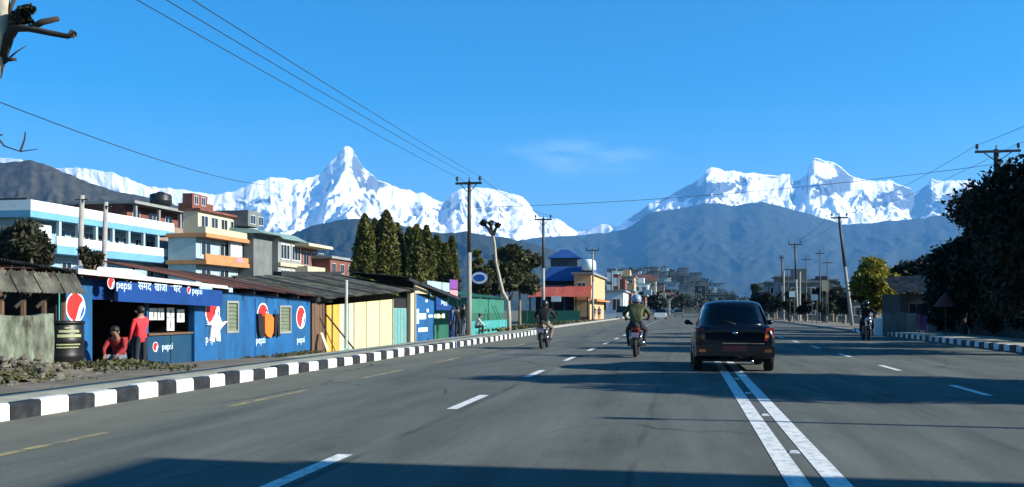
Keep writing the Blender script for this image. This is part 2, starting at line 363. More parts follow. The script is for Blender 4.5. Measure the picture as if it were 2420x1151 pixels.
# ground sheet
struct(MB().add([(-30000,-3000,-0.42),(30000,-3000,-0.42),(30000,30000,-0.42),(-30000,30000,-0.42)], [(0,1,2,3)]).build('ground', 'ground'))
# asphalt material: dusty towards the left edge, a seam along the lane line, long streaks
def asphalt():
    m = bpy.data.materials.new('asphalt'); m.use_nodes = True; M['asphalt'] = m
    n = m.node_tree.nodes; l = m.node_tree.links; b = n['Principled BSDF']; b.inputs['Roughness'].default_value = 0.95; b.inputs['Specular IOR Level'].default_value = 0.08
    tc = n.new('ShaderNodeTexCoord')
    def noise(scale, stretch, det=6):
        mp = n.new('ShaderNodeMapping'); mp.inputs['Scale'].default_value = stretch; l.new(tc.outputs['Object'], mp.inputs[0])
        q = n.new('ShaderNodeTexNoise'); q.inputs['Scale'].default_value = scale; q.inputs['Detail'].default_value = det; q.inputs['Roughness'].default_value = 0.65; l.new(mp.outputs[0], q.inputs[0]); return q.outputs[0]
    def ramp(src, stops):
        r = n.new('ShaderNodeValToRGB'); e = r.color_ramp.elements
        while len(e) < len(stops): e.new(0.5)
        for i, (p, c) in enumerate(stops): e[i].position = p; e[i].color = (*c, 1)
        l.new(src, r.inputs[0]); return r.outputs[0]
    def mix(f, a, c, mode='MIX'):
        x = n.new('ShaderNodeMix'); x.data_type = 'RGBA'; x.blend_type = mode
        if hasattr(f, 'links'): l.new(f, x.inputs[0])
        else: x.inputs[0].default_value = f
        for s_, k in ((a, 6), (c, 7)):
            if hasattr(s_, 'links'): l.new(s_, x.inputs[k])
            else: x.inputs[k].default_value = (*s_, 1)
        return x.outputs[2]
    base = ramp(noise(0.35, (1, 0.35, 1)), [(0.3, (0.082, 0.093, 0.082)), (0.7, (0.122, 0.133, 0.116))])
    patch = ramp(noise(1.6, (1.0, 0.10, 1), 4), [(0.35, (0.78,)*3), (0.65, (1.12,)*3)])
    base = mix(1.0, base, patch, 'MULTIPLY')
    blot = ramp(noise(0.55, (1.0, 0.45, 1), 8), [(0.30, (0.70,)*3), (0.44, (0.98,)*3), (0.62, (1.0,)*3), (0.74, (1.16,)*3)])
    base = mix(1.0, base, blot, 'MULTIPLY')
    spk = ramp(noise(9, (1, 0.5, 1), 2), [(0.28, (0.55,)*3), (0.36, (1.0,)*3)])
    base = mix(0.5, base, mix(1.0, base, spk, 'MULTIPLY'))
    fine = ramp(noise(55, (1, 1, 1), 3), [(0.3, (0.72,)*3), (0.7, (1.25,)*3)])
    base = mix(1.0, base, fine, 'MULTIPLY')
    sp = n.new('ShaderNodeSeparateXYZ'); l.new(tc.outputs['Object'], sp.inputs[0])
    nz = n.new('ShaderNodeMath'); nz.operation = 'MULTIPLY_ADD'; l.new(noise(0.8, (1, 0.4, 1)), nz.inputs[0]); nz.inputs[1].default_value = 1.4; l.new(sp.outputs[0], nz.inputs[2])
    mr = n.new('ShaderNodeMapRange'); l.new(nz.outputs[0], mr.inputs[0]); mr.inputs[1].default_value = -4.9; mr.inputs[2].default_value = -5.6
    base = mix(mr.outputs[0], base, ramp(noise(1.2, (1, 0.5, 1)), [(0.3, (0.105, 0.110, 0.088)), (0.7, (0.145, 0.146, 0.112))]))
    # long joint between the lanes
    ad = n.new('ShaderNodeMath'); ad.operation = 'MULTIPLY_ADD'; l.new(noise(0.5, (0, 1, 0)), ad.inputs[0]); ad.inputs[1].default_value = 0.12; l.new(sp.outputs[0], ad.inputs[2])
    for x0, wd, am in ((-2.78, 0.05, 0.45), (-0.35, 0.035, 0.35), (3.1, 0.05, 0.3)):
        sb = n.new('ShaderNodeMath'); sb.operation = 'SUBTRACT'; l.new(ad.outputs[0], sb.inputs[0]); sb.inputs[1].default_value = x0
        ab = n.new('ShaderNodeMath'); ab.operation = 'ABSOLUTE'; l.new(sb.outputs[0], ab.inputs[0])
        r = n.new('ShaderNodeMapRange'); l.new(ab.outputs[0], r.inputs[0]); r.inputs[1].default_value = wd*0.4; r.inputs[2].default_value = wd*1.4; r.inputs[3].default_value = am; r.inputs[4].default_value = 0
        ml = n.new('ShaderNodeMath'); ml.operation = 'MULTIPLY'; l.new(r.outputs[0], ml.inputs[0])
        g = n.new('ShaderNodeMapRange'); l.new(noise(0.25, (0, 1, 0), 2), g.inputs[0]); g.inputs[1].default_value = 0.42; g.inputs[2].default_value = 0.55; l.new(g.outputs[0], ml.inputs[1])
        base = mix(ml.outputs[0], base, (0.016, 0.02, 0.02))
    # thin wandering cracks
    mpc = n.new('ShaderNodeMapping'); mpc.inputs['Scale'].default_value = (0.30, 0.16, 1); l.new(tc.outputs['Object'], mpc.inputs[0])
    wn = n.new('ShaderNodeTexNoise'); wn.inputs['Scale'].default_value = 1.3; wn.inputs['Detail'].default_value = 5; l.new(mpc.outputs[0], wn.inputs[0])
    va = n.new('ShaderNodeVectorMath'); va.operation = 'MULTIPLY_ADD'; l.new(wn.outputs['Color'], va.inputs[0]); va.inputs[1].default_value = (0.6, 0.6, 0); l.new(mpc.outputs[0], va.inputs[2])
    vo = n.new('ShaderNodeTexVoronoi'); vo.feature = 'DISTANCE_TO_EDGE'; vo.inputs['Scale'].default_value = 0.9; l.new(va.outputs[0], vo.inputs[0])
    ck = n.new('ShaderNodeMapRange'); l.new(vo.outputs['Distance'], ck.inputs[0]); ck.inputs[1].default_value = 0.003; ck.inputs[2].default_value = 0.010; ck.inputs[3].default_value = 0.65; ck.inputs[4].default_value = 0
    cg = n.new('ShaderNodeMapRange'); l.new(noise(0.18, (1, 1, 1), 3), cg.inputs[0]); cg.inputs[1].default_value = 0.50; cg.inputs[2].default_value = 0.58
    cm = n.new('ShaderNodeMath'); cm.operation = 'MULTIPLY'; l.new(ck.outputs[0], cm.inputs[0]); l.new(cg.outputs[0], cm.inputs[1])
    base = mix(cm.outputs[0], base, (0.018, 0.022, 0.022))
    l.new(base, b.inputs['Base Color'])
    bp = n.new('ShaderNodeBump'); bp.inputs['Strength'].default_value = 0.35; bp.inputs['Distance'].default_value = 0.01
    l.new(noise(60, (1, 1, 1), 3), bp.inputs['Height']); l.new(bp.outputs[0], b.inputs['Normal'])
asphalt()
rd = MB()
rd.add([(-9.4,-4,0),(11.2,-4,0),(11.2,700,0),(-9.4,700,0)], [(0,1,2,3)])
rd.add([(-9.4,-4,-0.41),(11.2,-4,-0.41),(11.2,700,-0.41),(-9.4,700,-0.41)], [(3,2,1,0)])
rd.add([(-9.4,-4,0),(-9.4,700,0),(-9.4,700,-0.41),(-9.4,-4,-0.41),(11.2,-4,0),(11.2,700,0),(11.2,700,-0.41),(11.2,-4,-0.41)], [(0,3,2,1),(4,5,6,7)])
road = struct(rd.build('road', 'asphalt'))
# painted markings, each stroke a part of the road
def stroke(name, x0, x1, y0, y1, m, z=0.004):
    o = MB().add([(x0,y0,z),(x1,y0,z),(x1,y1,z),(x0,y1,z)], [(0,1,2,3)]).build(name, m, road); return o
for x in (0.845, 1.145):
    stroke('centre_line', x-0.085, x+0.085, -3, 64, 'road_white')
yd0 = G(835, 1075).y
for k in range(-1, 26):
    y1 = yd0 + k*5.95; stroke('lane_dash', -3.06, -2.92, y1-2.05, y1, 'road_white')
yr0 = G(2325, 935).y
for k in range(-1, 22):
    y0 = yr0 + k*5.95; stroke('lane_dash', 4.50, 4.63, y0, y0+2.0, 'road_white')
yy0 = G(225, 1022).y
for k in range(-1, 7):
    y1 = yy0 + k*5.3; stroke('edge_dash', -6.08, -5.96, y1-2.6, y1, 'road_yellow')
# road studs between the two centre lines
st = MB(); st.hexa([(-0.05,-0.045,0),(0.05,-0.045,0),(0.05,0.045,0),(-0.05,0.045,0),(-0.035,-0.025,0.018),(0.035,-0.025,0.018),(0.035,0.025,0.018),(-0.035,0.025,0.018)])
stud0 = st.build('road_stud', 'road_white')
for i, (px, py) in enumerate([(1880,1070),(1812,982),(1772,930),(1745,896)]):
    o = stud0 if i == 0 else stud0.copy()
    if i: C.objects.link(o)
    p = G(px, py); o.location = (0.995, p.y, 0.001)
    tag(o, 'small white road stud between the double white lines', 'road stud', 'road studs along the centre of the road')

# kerbs: painted blocks, alternately black and white
def kerb_mesh(name, m, L, sgn):
    b = MB(); h, wd, c = 0.21, 0.16, 0.025; g = 0.004
    prof = [(0, -0.05), (0, h-c), (sgn*c, h), (sgn*wd, h), (sgn*wd, -0.05)]
    if sgn < 0: prof = prof[::-1]
    b.prism([(x, g, z) for x, z in prof], (0, L-2*g, 0))
    me = bpy.data.meshes.new(name); me.from_pydata(b.v, [], b.f); me.materials.append(M[m]); me.update(); return me
def kerb(X, Y0, n, sgn, first_black, label_mats=('black_paint','white_paint'), L=0.524):
    k0 = struct(bpy.data.objects.new('kerb', None)); C.objects.link(k0); k0.location = (X, Y0, 0)
    ms = [kerb_mesh('kerb_block', q, L, sgn) for q in label_mats]
    for i in range(n):
        o = bpy.data.objects.new('kerb_block', ms[(i + (0 if first_black else 1)) % 2]); C.objects.link(o); o.parent = k0
        o.location = (random.uniform(-.016,.012), i*L, random.uniform(-.025,.010)); o.rotation_euler = (random.uniform(-.012,.012), random.uniform(-.03,.03), random.uniform(-.015,.015))
    return k0
yk = G(25, 993.5).y
yk_end = 53.0
n_l = int((yk_end - (yk - 0.524*7)) / 0.524)
kerb(KX, yk - 0.524*8, n_l + 1, -1, True)
kerb(KXR, 22.0, 72, 1, True)
# plain kerb strips further on
pk = MB(); yk1 = yk - 0.524*8 + 0.524*(n_l+1)
pk.prism([(-9.25,yk1+0.02,-0.05),(-9.25,yk1+0.02,0.14),(-9.6,yk1+0.02,0.14),(-9.6,yk1+0.02,-0.05)], (0, 240, 0)); struct(pk.build('kerb_plain', 'concrete'))
pk = MB(); pk.prism([(KXR,60,-0.05),(KXR,60,0.12),(KXR+0.3,60,0.12),(KXR+0.3,60,-0.05)][::-1], (0, 200, 0)); struct(pk.build('kerb_plain', 'concrete'))
# left pavement: a flat strip, then an apron falling to the shops
ys = np.concatenate([np.arange(2, 60, 0.5), np.arange(60, 300, 6)])
def strip(name, xs_z, m, y0, y1, nz=0.0, smooth=True):
    yy = ys[(ys >= y0) & (ys <= y1)]; V = np.zeros((len(yy), len(xs_z), 3))
    for j, (x, z) in enumerate(xs_z):
        V[:, j, 0] = x + (0.35*nz*4*(fbm(yy*0.7, yy*0+j, 3, 3)-0.5) if 0 < j < len(xs_z)-1 else 0); V[:, j, 1] = yy
        V[:, j, 2] = z + nz*(fbm(yy*1.3, yy*0+j*3.1, 4, 9)-0.5)
    return struct(grid_mesh(name, V, m, smooth))
strip('pavement', [(KX-0.165, 0.19), (-8.5, 0.195), (-9.0, 0.17), (-9.05, -0.4)], 'pavement', 2, yk1, 0.0, False)
strip('verge', [(-8.96, 0.168), (-9.6, 0.165), (-10.5, 0.13), (-11.4, 0.08), (-12.3, 0.0), (-13.2, -0.05), (-14.5,-0.2), (-20, -0.44)], 'dirt', 2, 21, 0.05)
strip('apron', [(-8.97, 0.168), (-9.6, 0.15), (-10.2, 0.08), (-11.6, -0.10), (-13.2, -0.31), (-16, -0.45)], 'pavement', 20.5, 62, 0.01)
strip('roadside', [(-9.58, 0.13), (-11, 0.06), (-13, -0.1), (-18, -0.44)], 'dirt', 62, 294, 0.08)
strip('pavement_right', [(KXR+0.15, 0.19), (12.6, 0.19), (13.2, 0.16), (24, -0.44)], 'pavement', 2, 60, 0.0, False)
strip('roadside_right', [(KXR+0.28, 0.11), (13, 0.1), (16, 0.0), (22, -0.44)], 'dirt', 60, 260, 0.05)

# --------------------------------------------------------------- mountains
def terrain_mat(key, kind):
    m = bpy.data.materials.new(key); m.use_nodes = True; M[key] = m
    n = m.node_tree.nodes; l = m.node_tree.links; b = n['Principled BSDF']; b.inputs['Roughness'].default_value = 0.9; b.inputs['Specular IOR Level'].default_value = 0.1
    tc = n.new('ShaderNodeTexCoord'); g = n.new('ShaderNodeNewGeometry')
    def noise(s, det=8):
        q = n.new('ShaderNodeTexNoise'); q.inputs['Scale'].default_value = s; q.inputs['Detail'].default_value = det; q.inputs['Roughness'].default_value = 0.7; l.new(tc.outputs['Object'], q.inputs[0]); return q.outputs[0]
    if kind == 'snow':
        sp = n.new('ShaderNodeSeparateXYZ'); l.new(g.outputs['Normal'], sp.inputs[0])
        at = n.new('ShaderNodeAttribute'); at.attribute_name = 'rock'
        a = n.new('ShaderNodeMath'); a.operation = 'MULTIPLY_ADD'; l.new(noise(0.004), a.inputs[0]); a.inputs[1].default_value = 0.9; l.new(sp.outputs[2], a.inputs[2])
        a2 = n.new('ShaderNodeMath'); a2.operation = 'SUBTRACT'; l.new(a.outputs[0], a2.inputs[0]); l.new(at.outputs['Fac'], a2.inputs[1])
        r = n.new('ShaderNodeValToRGB'); e = r.color_ramp.elements; e[0].position = 0.75; e[1].position = 0.88
        e[0].color = (0.10, 0.12, 0.15, 1); e[1].color = (0.90, 0.91, 0.92, 1)
        l.new(a2.outputs[0], r.inputs[0]); l.new(r.outputs[0], b.inputs['Base Color'])
    else:
        lo, hi, s = kind
        r = n.new('ShaderNodeValToRGB'); e = r.color_ramp.elements; e[0].position = 0.35; e[1].position = 0.68; e[0].color = (*lo, 1); e[1].color = (*hi, 1)
        l.new(noise(s), r.inputs[0]); l.new(r.outputs[0], b.inputs['Base Color'])
terrain_mat('snow', 'snow')
terrain_mat('forest_far', ((0.020,0.030,0.022),(0.042,0.050,0.036),0.02))
terrain_mat('forest_mid', ((0.014,0.022,0.015),(0.040,0.044,0.028),0.05))
terrain_mat('hill_brown', ((0.028,0.030,0.022),(0.075,0.066,0.046),0.03))
def range_mesh(name, prof, D, run, m, step, rows, amp, su, sv, seed, jag=0.0, power=1.5, back=0.35, base=-60, rock=None, diag=0.0, envk=7):
    px = np.arange(prof[0][0], prof[-1][0]+0.1, step); xs, hs_ = zip(*prof)
    y = np.interp(px, xs, hs_); Dr = D*(1 + 0.03*np.sin(px*0.004+seed))
    y = y + jag*(ridged(px*0.03, px*0, 4, seed)-0.55)
    Hh = CAMH + (HOR - y)/F_PX*Dr
    t = np.concatenate([np.linspace(-back, 0, 8)[:-1], np.linspace(0, 1, rows)**1.25])
    T, U = np.meshgrid(t, px, indexing='ij'); HH = np.broadcast_to(Hh, T.shape); DD = np.broadcast_to(Dr, T.shape)
    Z = DD - run*T
    up = np.clip(1-np.abs(T), 0, 1)**power
    env = np.clip(np.abs(T)*envk, 0, 1)**0.8*np.clip((1-np.abs(T))*1.4, 0, 1)
    warp = 0.7*(fbm(U*su*0.7, T*sv*0.7, 3, seed+40)-0.5)
    n1 = ridged(U*su + warp + T*(0.9+diag), T*sv + warp, 6, seed)
    if diag: n1 = np.maximum(n1, ridged(U*su*0.9 + warp - T*diag, T*sv*0.9 - warp, 6, seed+90))
    zz = HH*up - amp*env*(1-n1)*np.clip(HH/np.max(Hh)*1.3, 0.25, 1) + base*np.clip(T, 0, 1)
    fx = CR.x*((U-CX)/F_PX) + CF.x; fy = CR.y*((U-CX)/F_PX) + CF.y
    V = np.stack([fx*Z, fy*Z, zz], -1)
    o = struct(grid_mesh(name, V, m, False))
    if rock:
        q = np.zeros(T.shape); ypix = HOR - (zz-CAMH)/Z*F_PX
        for cx_, cy_, wx_, wy_, am_ in rock: q += am_*np.exp(-((U-cx_)/wx_)**2 - ((ypix-cy_)/wy_)**2)
        at = o.data.attributes.new('rock', 'FLOAT', 'POINT'); at.data.foreach_set('value', q.ravel().astype(np.float32))
    return o
SNOW_L = [(-200,372),(0,376),(50,377),(95,388),(140,398),(170,397),(200,396),(235,402),(265,408),(300,420),(335,436),(370,442),(400,445),(440,450),(480,456),(520,460),(545,454),(580,438),(615,426),(632,423),(640,418),(655,420),(690,425),(740,420),(757,413),(768,400),(782,379),(795,370),(806,356),(815,348),(823,347),(832,353),(846,378),(858,397),(866,405),(880,412),(895,424),(925,436),(945,446),(965,452),(1000,458),(1020,466),(1042,478),(1056,474),(1066,458),(1085,446),(1110,441),(1150,443),(1180,448),(1205,455),(1235,467),(1250,482),(1262,500),(1275,512),(1300,514),(1325,520),(1340,532),(1365,545),(1395,542),(1420,532),(1440,530),(1480,560),(1520,600)]
SNOW_R = [(1340,610),(1400,560),(1440,545),(1470,527),(1500,506),(1530,486),(1560,472),(1600,450),(1640,430),(1662,414),(1668,400),(1680,395),(1700,402),(1740,406),(1770,407),(1800,409),(1838,414),(1846,410),(1866,411),(1872,428),(1890,424),(1905,416),(1913,388),(1925,374),(1945,377),(1965,384),(1990,394),(2006,410),(2035,424),(2080,428),(2110,428),(2128,438),(2150,444),(2163,458),(2172,452),(2190,438),(2202,423),(2230,430),(2260,424),(2290,426),(2350,438),(2420,450),(2620,430)]
range_mesh('snow_mountain', SNOW_L, 12500, 4300, 'snow', 2.5, 190, 620, 0.012, 7.0, 3, 9, diag=4.0, envk=12, rock=[(880,432,26,34,.40),(840,395,16,25,.25),(650,470,40,30,.12),(1040,490,40,22,.22),(1110,475,30,30,.2),(1180,480,30,25,.18),(780,420,20,30,.12),(560,470,40,15,.2)])
range_mesh('snow_mountain', SNOW_R, 13000, 4300, 'snow', 2.5, 190, 700, 0.011, 7.0, 11, 9, diag=4.0, envk=12, rock=[(1620,450,75,26,.50),(1700,440,30,18,.35),(1760,430,22,14,.4),(1520,510,60,22,.35),(1960,445,34,20,.55),(1985,430,20,14,.3),(2110,470,60,30,.30),(2180,470,30,40,.5),(2240,480,60,25,.35),(1880,430,12,12,.3)])
range_mesh('hill', [(1040,740),(1120,640),(1180,590),(1230,566),(1300,558),(1370,556),(1430,550),(1480,540),(1510,520),(1530,506),(1560,498),(1620,490),(1660,482),(1700,482),(1730,486),(1770,480),(1805,478),(1850,488),(1900,503),(1950,516),(1990,530),(2040,528),(2100,522),(2160,518),(2230,508),(2300,500),(2420,486),(2620,470)], 8800, 4200, 'forest_far', 5, 110, 120, 0.012, 6.0, 21, 5, diag=2.5)
range_mesh('hill', [(420,740),(560,620),(640,580),(700,548),(745,530),(790,522),(830,517),(870,515),(930,528),(980,540),(1040,550),(1100,548),(1150,556),(1200,562),(1260,575),(1330,600),(1400,640),(1500,740)], 4200, 1800, 'forest_mid', 5, 90, 70, 0.018, 6.0, 31, 6, diag=2.5)
range_mesh('hill', [(-300,400),(-100,392),(0,384),(40,381),(75,378),(105,388),(140,402),(180,418),(230,438),(280,452),(330,462),(400,480),(480,505),(560,545),(660,600),(780,680),(860,740)], 2600, 1300, 'hill_brown', 5, 90, 45, 0.018, 6.0, 41, 6, diag=2.5)
town_hill = range_mesh('hill', [(1330,740),(1380,690),(1430,660),(1470,646),(1510,640),(1560,640),(1590,648),(1630,654),(1665,670),(1700,688),(1730,703),(1770,716),(1820,728),(1900,742)], 780, 520, 'forest_mid', 4, 60, 8, 0.03, 4.0, 51, 5, power=1.15, base=-3)
range_mesh('hill', [(1860,730),(1940,700),(2040,660),(2120,628),(2200,604),(2300,580),(2420,560),(2600,540)], 900, 350, 'forest_mid', 6, 40, 20, 0.02, 3.0, 61, 8)

# ================================================================== helpers for things
_fonts = {}
def text_mesh(name, txt, size, m, parent, origin, right, up, align='CENTER', ext=0.004, squeeze=1.0, shear=0.0):
    cu = bpy.data.curves.new(name, 'FONT'); cu.body = txt; cu.size = size; cu.align_x = align; cu.align_y = 'CENTER'; cu.extrude = ext; cu.shear = shear
    cu.resolution_u = 2
    o = bpy.data.objects.new(name, cu); C.objects.link(o)
    dg = bpy.context.evaluated_depsgraph_get(); me = bpy.data.meshes.new_from_object(o.evaluated_get(dg))
    bpy.data.objects.remove(o); bpy.data.curves.remove(cu)
    right, up = Vector(right).normalized(), Vector(up).normalized(); nn = right.cross(up)
    off = Vector(parent.get('_base', (0,0,0))); og = Vector(origin)
    for v in me.vertices: c = v.co.copy(); v.co = og - off + right*(c.x*squeeze) + up*c.y + nn*c.z
    me.materials.clear(); me.materials.append(M[m]); r = bpy.data.objects.new(name, me); C.objects.link(r); r.parent = parent; r['_base'] = tuple(off); return r
def globe_logo(parent, c, r, right, up, rot=48, nrm=None):
    """round red, white and blue emblem: white disc, red wave and blue wave, each a few mm proud"""
    right, up = Vector(right).normalized(), Vector(up).normalized(); nn = right.cross(up).normalized(); c = Vector(c)
    a0 = R_(rot)
    def pt(x, y, d): 
        X = x*math.cos(a0) - y*math.sin(a0); Y = x*math.sin(a0) + y*math.cos(a0); return c + right*X*r + up*Y*r + nn*d
    n = 32
    em = MB().prism([pt(math.cos(2*math.pi*i/n), math.sin(2*math.pi*i/n), 0.003) for i in range(n)], nn*0.005).build('emblem', 'logo_white', parent)
    q = 0.90
    def wave(x, k, s): return 0.02 + k + s*0.16*math.sin((x+0.1)*2.6)
    xs = [-q + 2*q*i/20 for i in range(21)]
    top = [(x, math.sqrt(max(0, q*q-x*x))) for x in xs]
    red = [(x, min(max(wave(x, -0.40, 1), -math.sqrt(max(0,q*q-x*x))), y)) for x, y in top]
    MB().prism([pt(x,y,0.009) for x,y in top[::-1]] + [pt(x,y,0.009) for x,y in red[1:-1]], nn*0.004).build('emblem_red', 'logo_red', em)
    bot = [(x, -math.sqrt(max(0, q*q-x*x))) for x in xs]
    blu = [(x, max(min(wave(x, -0.76, 1), math.sqrt(max(0,q*q-x*x))), y)) for x, y in bot]
    MB().prism([pt(x,y,0.009) for x,y in bot] + [pt(x,y,0.009) for x,y in blu[::-1][1:-1]], nn*0.004).build('emblem_blue', 'logo_blue', em)
    return em
def window_part(parent, X, y0, y1, z0, z1, frame='window_frame', pane='window_dark', fw=0.06, mull=1, proud=0.03, cross=False, nrm=1):
    """window on a wall facing +X (nrm=1): frame ring proud of the wall, pane set behind it"""
    f = MB(); s = nrm
    f.box((X, y0, z0), (X+s*proud, y0+fw, z1)); f.box((X, y1-fw, z0), (X+s*proud, y1, z1))
    f.box((X, y0+fw, z0), (X+s*proud, y1-fw, z0+fw)); f.box((X, y0+fw, z1-fw), (X+s*proud, y1-fw, z1))
    for k in range(mull):
        yc = y0 + (y1-y0)*(k+1)/(mull+1); f.box((X, yc-fw*0.4, z0+fw), (X+s*proud*0.9, yc+fw*0.4, z1-fw))
    o = f.build('window', frame, parent)
    MB().box((X-s*0.02, y0+fw, z0+fw), (X+s*proud*0.4, y1-fw, z1-fw)).build('pane', pane, o)
    return o
def window_y(parent, Y, x0, x1, z0, z1, frame='window_frame', pane='window_dark', fw=0.06, mull=1, proud=0.03):
    """window on a wall facing -Y"""
    f = MB()
    f.box((x0, Y, z0), (x0+fw, Y-proud, z1)); f.box((x1-fw, Y, z0), (x1, Y-proud, z1))
    f.box((x0+fw, Y, z0), (x1-fw, Y-proud, z0+fw)); f.box((x0+fw, Y, z1-fw), (x1-fw, Y-proud, z1))
    for k in range(mull):
        xc = x0 + (x1-x0)*(k+1)/(mull+1); f.box((xc-fw*0.4, Y, z0+fw), (xc+fw*0.4, Y-proud*0.9, z1-fw))
    o = f.build('window', frame, parent)
    MB().box((x0+fw, Y+0.02, z0+fw), (x1-fw, Y-proud*0.4, z1-fw)).build('pane', pane, o); return o
def roof_sheets(parent, o, du, dv, n, m, waves=6, amp=0.022, overlap=0.04, name='roof_sheet', jit=0.012):
    o, du, dv = Vector(o), Vector(du), Vector(dv); nn = du.cross(dv).normalized(); st = du/n
    for k in range(n):
        mm = m[k % len(m)] if isinstance(m, (list, tuple)) else m
        MB().corrugated(o + st*k + nn*(0.014*(k%2) + random.uniform(0, jit)), st*(1+overlap), dv*(1+random.uniform(-0.02, 0.02)), waves, amp).build(name, mm, parent)

# ================================================================== BLUE SHOP
SX = -13.6                                        # the shop fronts stand in this plane
def sy(px): return YX(px, SX)
def sz(px, py): return ZX(px, py, SX)
y_l, y_r = sy(133), sy(733)
shop = thing('corner_shop', 'blue painted roadside snack shop with round red white emblems on its wall', 'shop', (SX, y_l, -0.35))
FL = -0.42
def zline(p0, p1):
    (a, za), (b, zb) = (sy(p0[0]), sz(*p0)), (sy(p1[0]), sz(*p1)); return lambda y: za + (zb-za)*(y-a)/(b-a)
eave = zline((150,641), (735,703))
def wall_piece(p, y0, y1, zb, zt0, zt1, m, name='wall', x0=SX-0.14, x1=SX):
    return MB().hexa([(x0,y0,zb),(x1,y0,zb),(x1,y1,zb),(x0,y1,zb),(x0,y0,zt0),(x1,y0,zt0),(x1,y1,zt1),(x0,y1,zt1)]).build(name, m, p)
ya, yb, yc, yd = sy(218), sy(352), sy(456), sy(478)
zt = lambda y: eave(y) - 0.10
wall_piece(shop, sy(150), ya, FL, zt(sy(150)), zt(ya), 'shop_blue', 'pilaster')
lint = 1.55
wall_piece(shop, ya, yd, lint, zt(ya), zt(yd), 'shop_blue_deep', 'lintel')
wall_piece(shop, yc, yd, FL, lint-0.003, lint-0.003, 'shop_blue', 'post', SX-0.14, SX+0.05)
w1 = (sy(535), sy(563), sz(548,787), sz(548,711)); w2 = (sy(660), sy(687), sz(673,788), sz(673,722))
ends = [yd, w1[0], w1[1], w2[0], w2[1], y_r]
for k in range(0, 6, 2): wall_piece(shop, ends[k], ends[k+1], FL+0.12, zt(ends[k]), zt(ends[k+1]), 'shop_blue')
for wd in (w1, w2):
    wall_piece(shop, wd[0], wd[1], FL+0.12, wd[2], wd[2], 'shop_blue'); wall_piece(shop, wd[0], wd[1], wd[3], zt(wd[0]), zt(wd[1]), 'shop_blue')
    o = MB(); fw = 0.07
    o.box((SX-0.1,wd[0],wd[2]),(SX+0.03,wd[0]+fw,wd[3])).box((SX-0.1,wd[1]-fw,wd[2]),(SX+0.03,wd[1],wd[3])).box((SX-0.1,wd[0]+fw,wd[2]),(SX+0.03,wd[1]-fw,wd[2]+fw)).box((SX-0.1,wd[0]+fw,wd[3]-fw),(SX+0.03,wd[1]-fw,wd[3]))
    fr = o.build('window', 'cement', shop)
    nsl = 7; hh = (wd[3]-wd[2]-2*fw)/nsl
    for k in range(nsl): MB().hexa([(SX-0.05,wd[0]+fw,wd[2]+fw+k*hh),(SX-0.01,wd[0]+fw,wd[2]+fw+k*hh),(SX-0.01,wd[1]-fw,wd[2]+fw+k*hh),(SX-0.05,wd[1]-fw,wd[2]+fw+k*hh),(SX-0.07,wd[0]+fw,wd[2]+fw+(k+.9)*hh),(SX-0.04,wd[0]+fw,wd[2]+fw+(k+.9)*hh),(SX-0.04,wd[1]-fw,wd[2]+fw+(k+.9)*hh),(SX-0.07,wd[1]-fw,wd[2]+fw+(k+.9)*hh)]).build('slat', 'shutter', fr)
MB().box((SX-0.12, yd+0.05, FL-0.1), (SX-0.02, y_r-0.05, FL+0.115)).build('plinth', 'stone', shop)
for q in (0.5,):   # panel seam of the painted wall
    yq = sy(603); MB().box((SX-0.01, yq-0.02, FL+0.15), (SX+0.012, yq+0.02, eave(yq)-0.2)).build('cover_strip', 'shop_blue_deep', shop)
# back and side walls, floor
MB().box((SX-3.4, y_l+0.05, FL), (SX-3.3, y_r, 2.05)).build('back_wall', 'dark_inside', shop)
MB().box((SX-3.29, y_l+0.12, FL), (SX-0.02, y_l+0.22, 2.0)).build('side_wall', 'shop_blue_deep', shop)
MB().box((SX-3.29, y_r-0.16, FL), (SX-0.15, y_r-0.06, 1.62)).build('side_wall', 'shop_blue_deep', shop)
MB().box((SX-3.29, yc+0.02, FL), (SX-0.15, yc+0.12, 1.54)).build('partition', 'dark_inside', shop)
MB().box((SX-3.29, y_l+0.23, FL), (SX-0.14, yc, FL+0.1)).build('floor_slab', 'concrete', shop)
# counter with emblem
zc = sz(400, 791); ctr = MB().box((SX-0.5, yb, FL), (SX-0.04, yc-0.01, zc)).build('counter', 'counter_blue', shop)
MB().box((SX-0.55, yb-0.02, zc+0.002), (SX+0.02, yc-0.012, zc+0.05)).build('counter_top', 'brown_plank', ctr)
ym = (yb+yc)/2; MB().box((SX-0.038, ym-0.012, FL+0.05), (SX-0.028, ym+0.012, zc-0.02)).build('panel_joint', 'dark_inside', ctr)
lc = OX(367, 820, SX-0.04); globe_logo(ctr, lc, 0.13, (0,1,0), (0,0,1))
tcn = OX(396, 819, SX-0.03); text_mesh('lettering', 'pepsi', 0.26, 'text_pale', ctr, (SX-0.033, tcn.y, tcn.z), (0,1,0), (0,0,1))
MB().box((SX-0.1, yb-0.05, zc+0.06), (SX-0.03, yb+0.03, lint-0.01)).build('door_post', 'shop_blue', shop)
# papers hung in the hatch
wire_z = lint - 0.08
for (px, py, w_, h_) in [(363,742,20,28),(379,742,17,28),(403,738,17,22),(427,746,17,30),(403,766,17,30)]:
    a = OX(px-w_/2, py-h_/2, SX-0.10); b_ = OX(px+w_/2, py+h_/2, SX-0.10)
    pp = MB().box((SX-0.104, a.y, b_.z), (SX-0.098, b_.y, a.z)).build('hanging_packet', 'paper', shop)
    my = (a.y+b_.y)/2; mz = (a.z+b_.z)/2
    MB().prism([(SX-0.0975, my+0.07*math.cos(t)*0.7, mz-0.02+0.10*math.sin(t)) for t in [i*math.pi/5 for i in range(10)]], (0.003,0,0)).build('printed_oval', 'print_grey', pp)
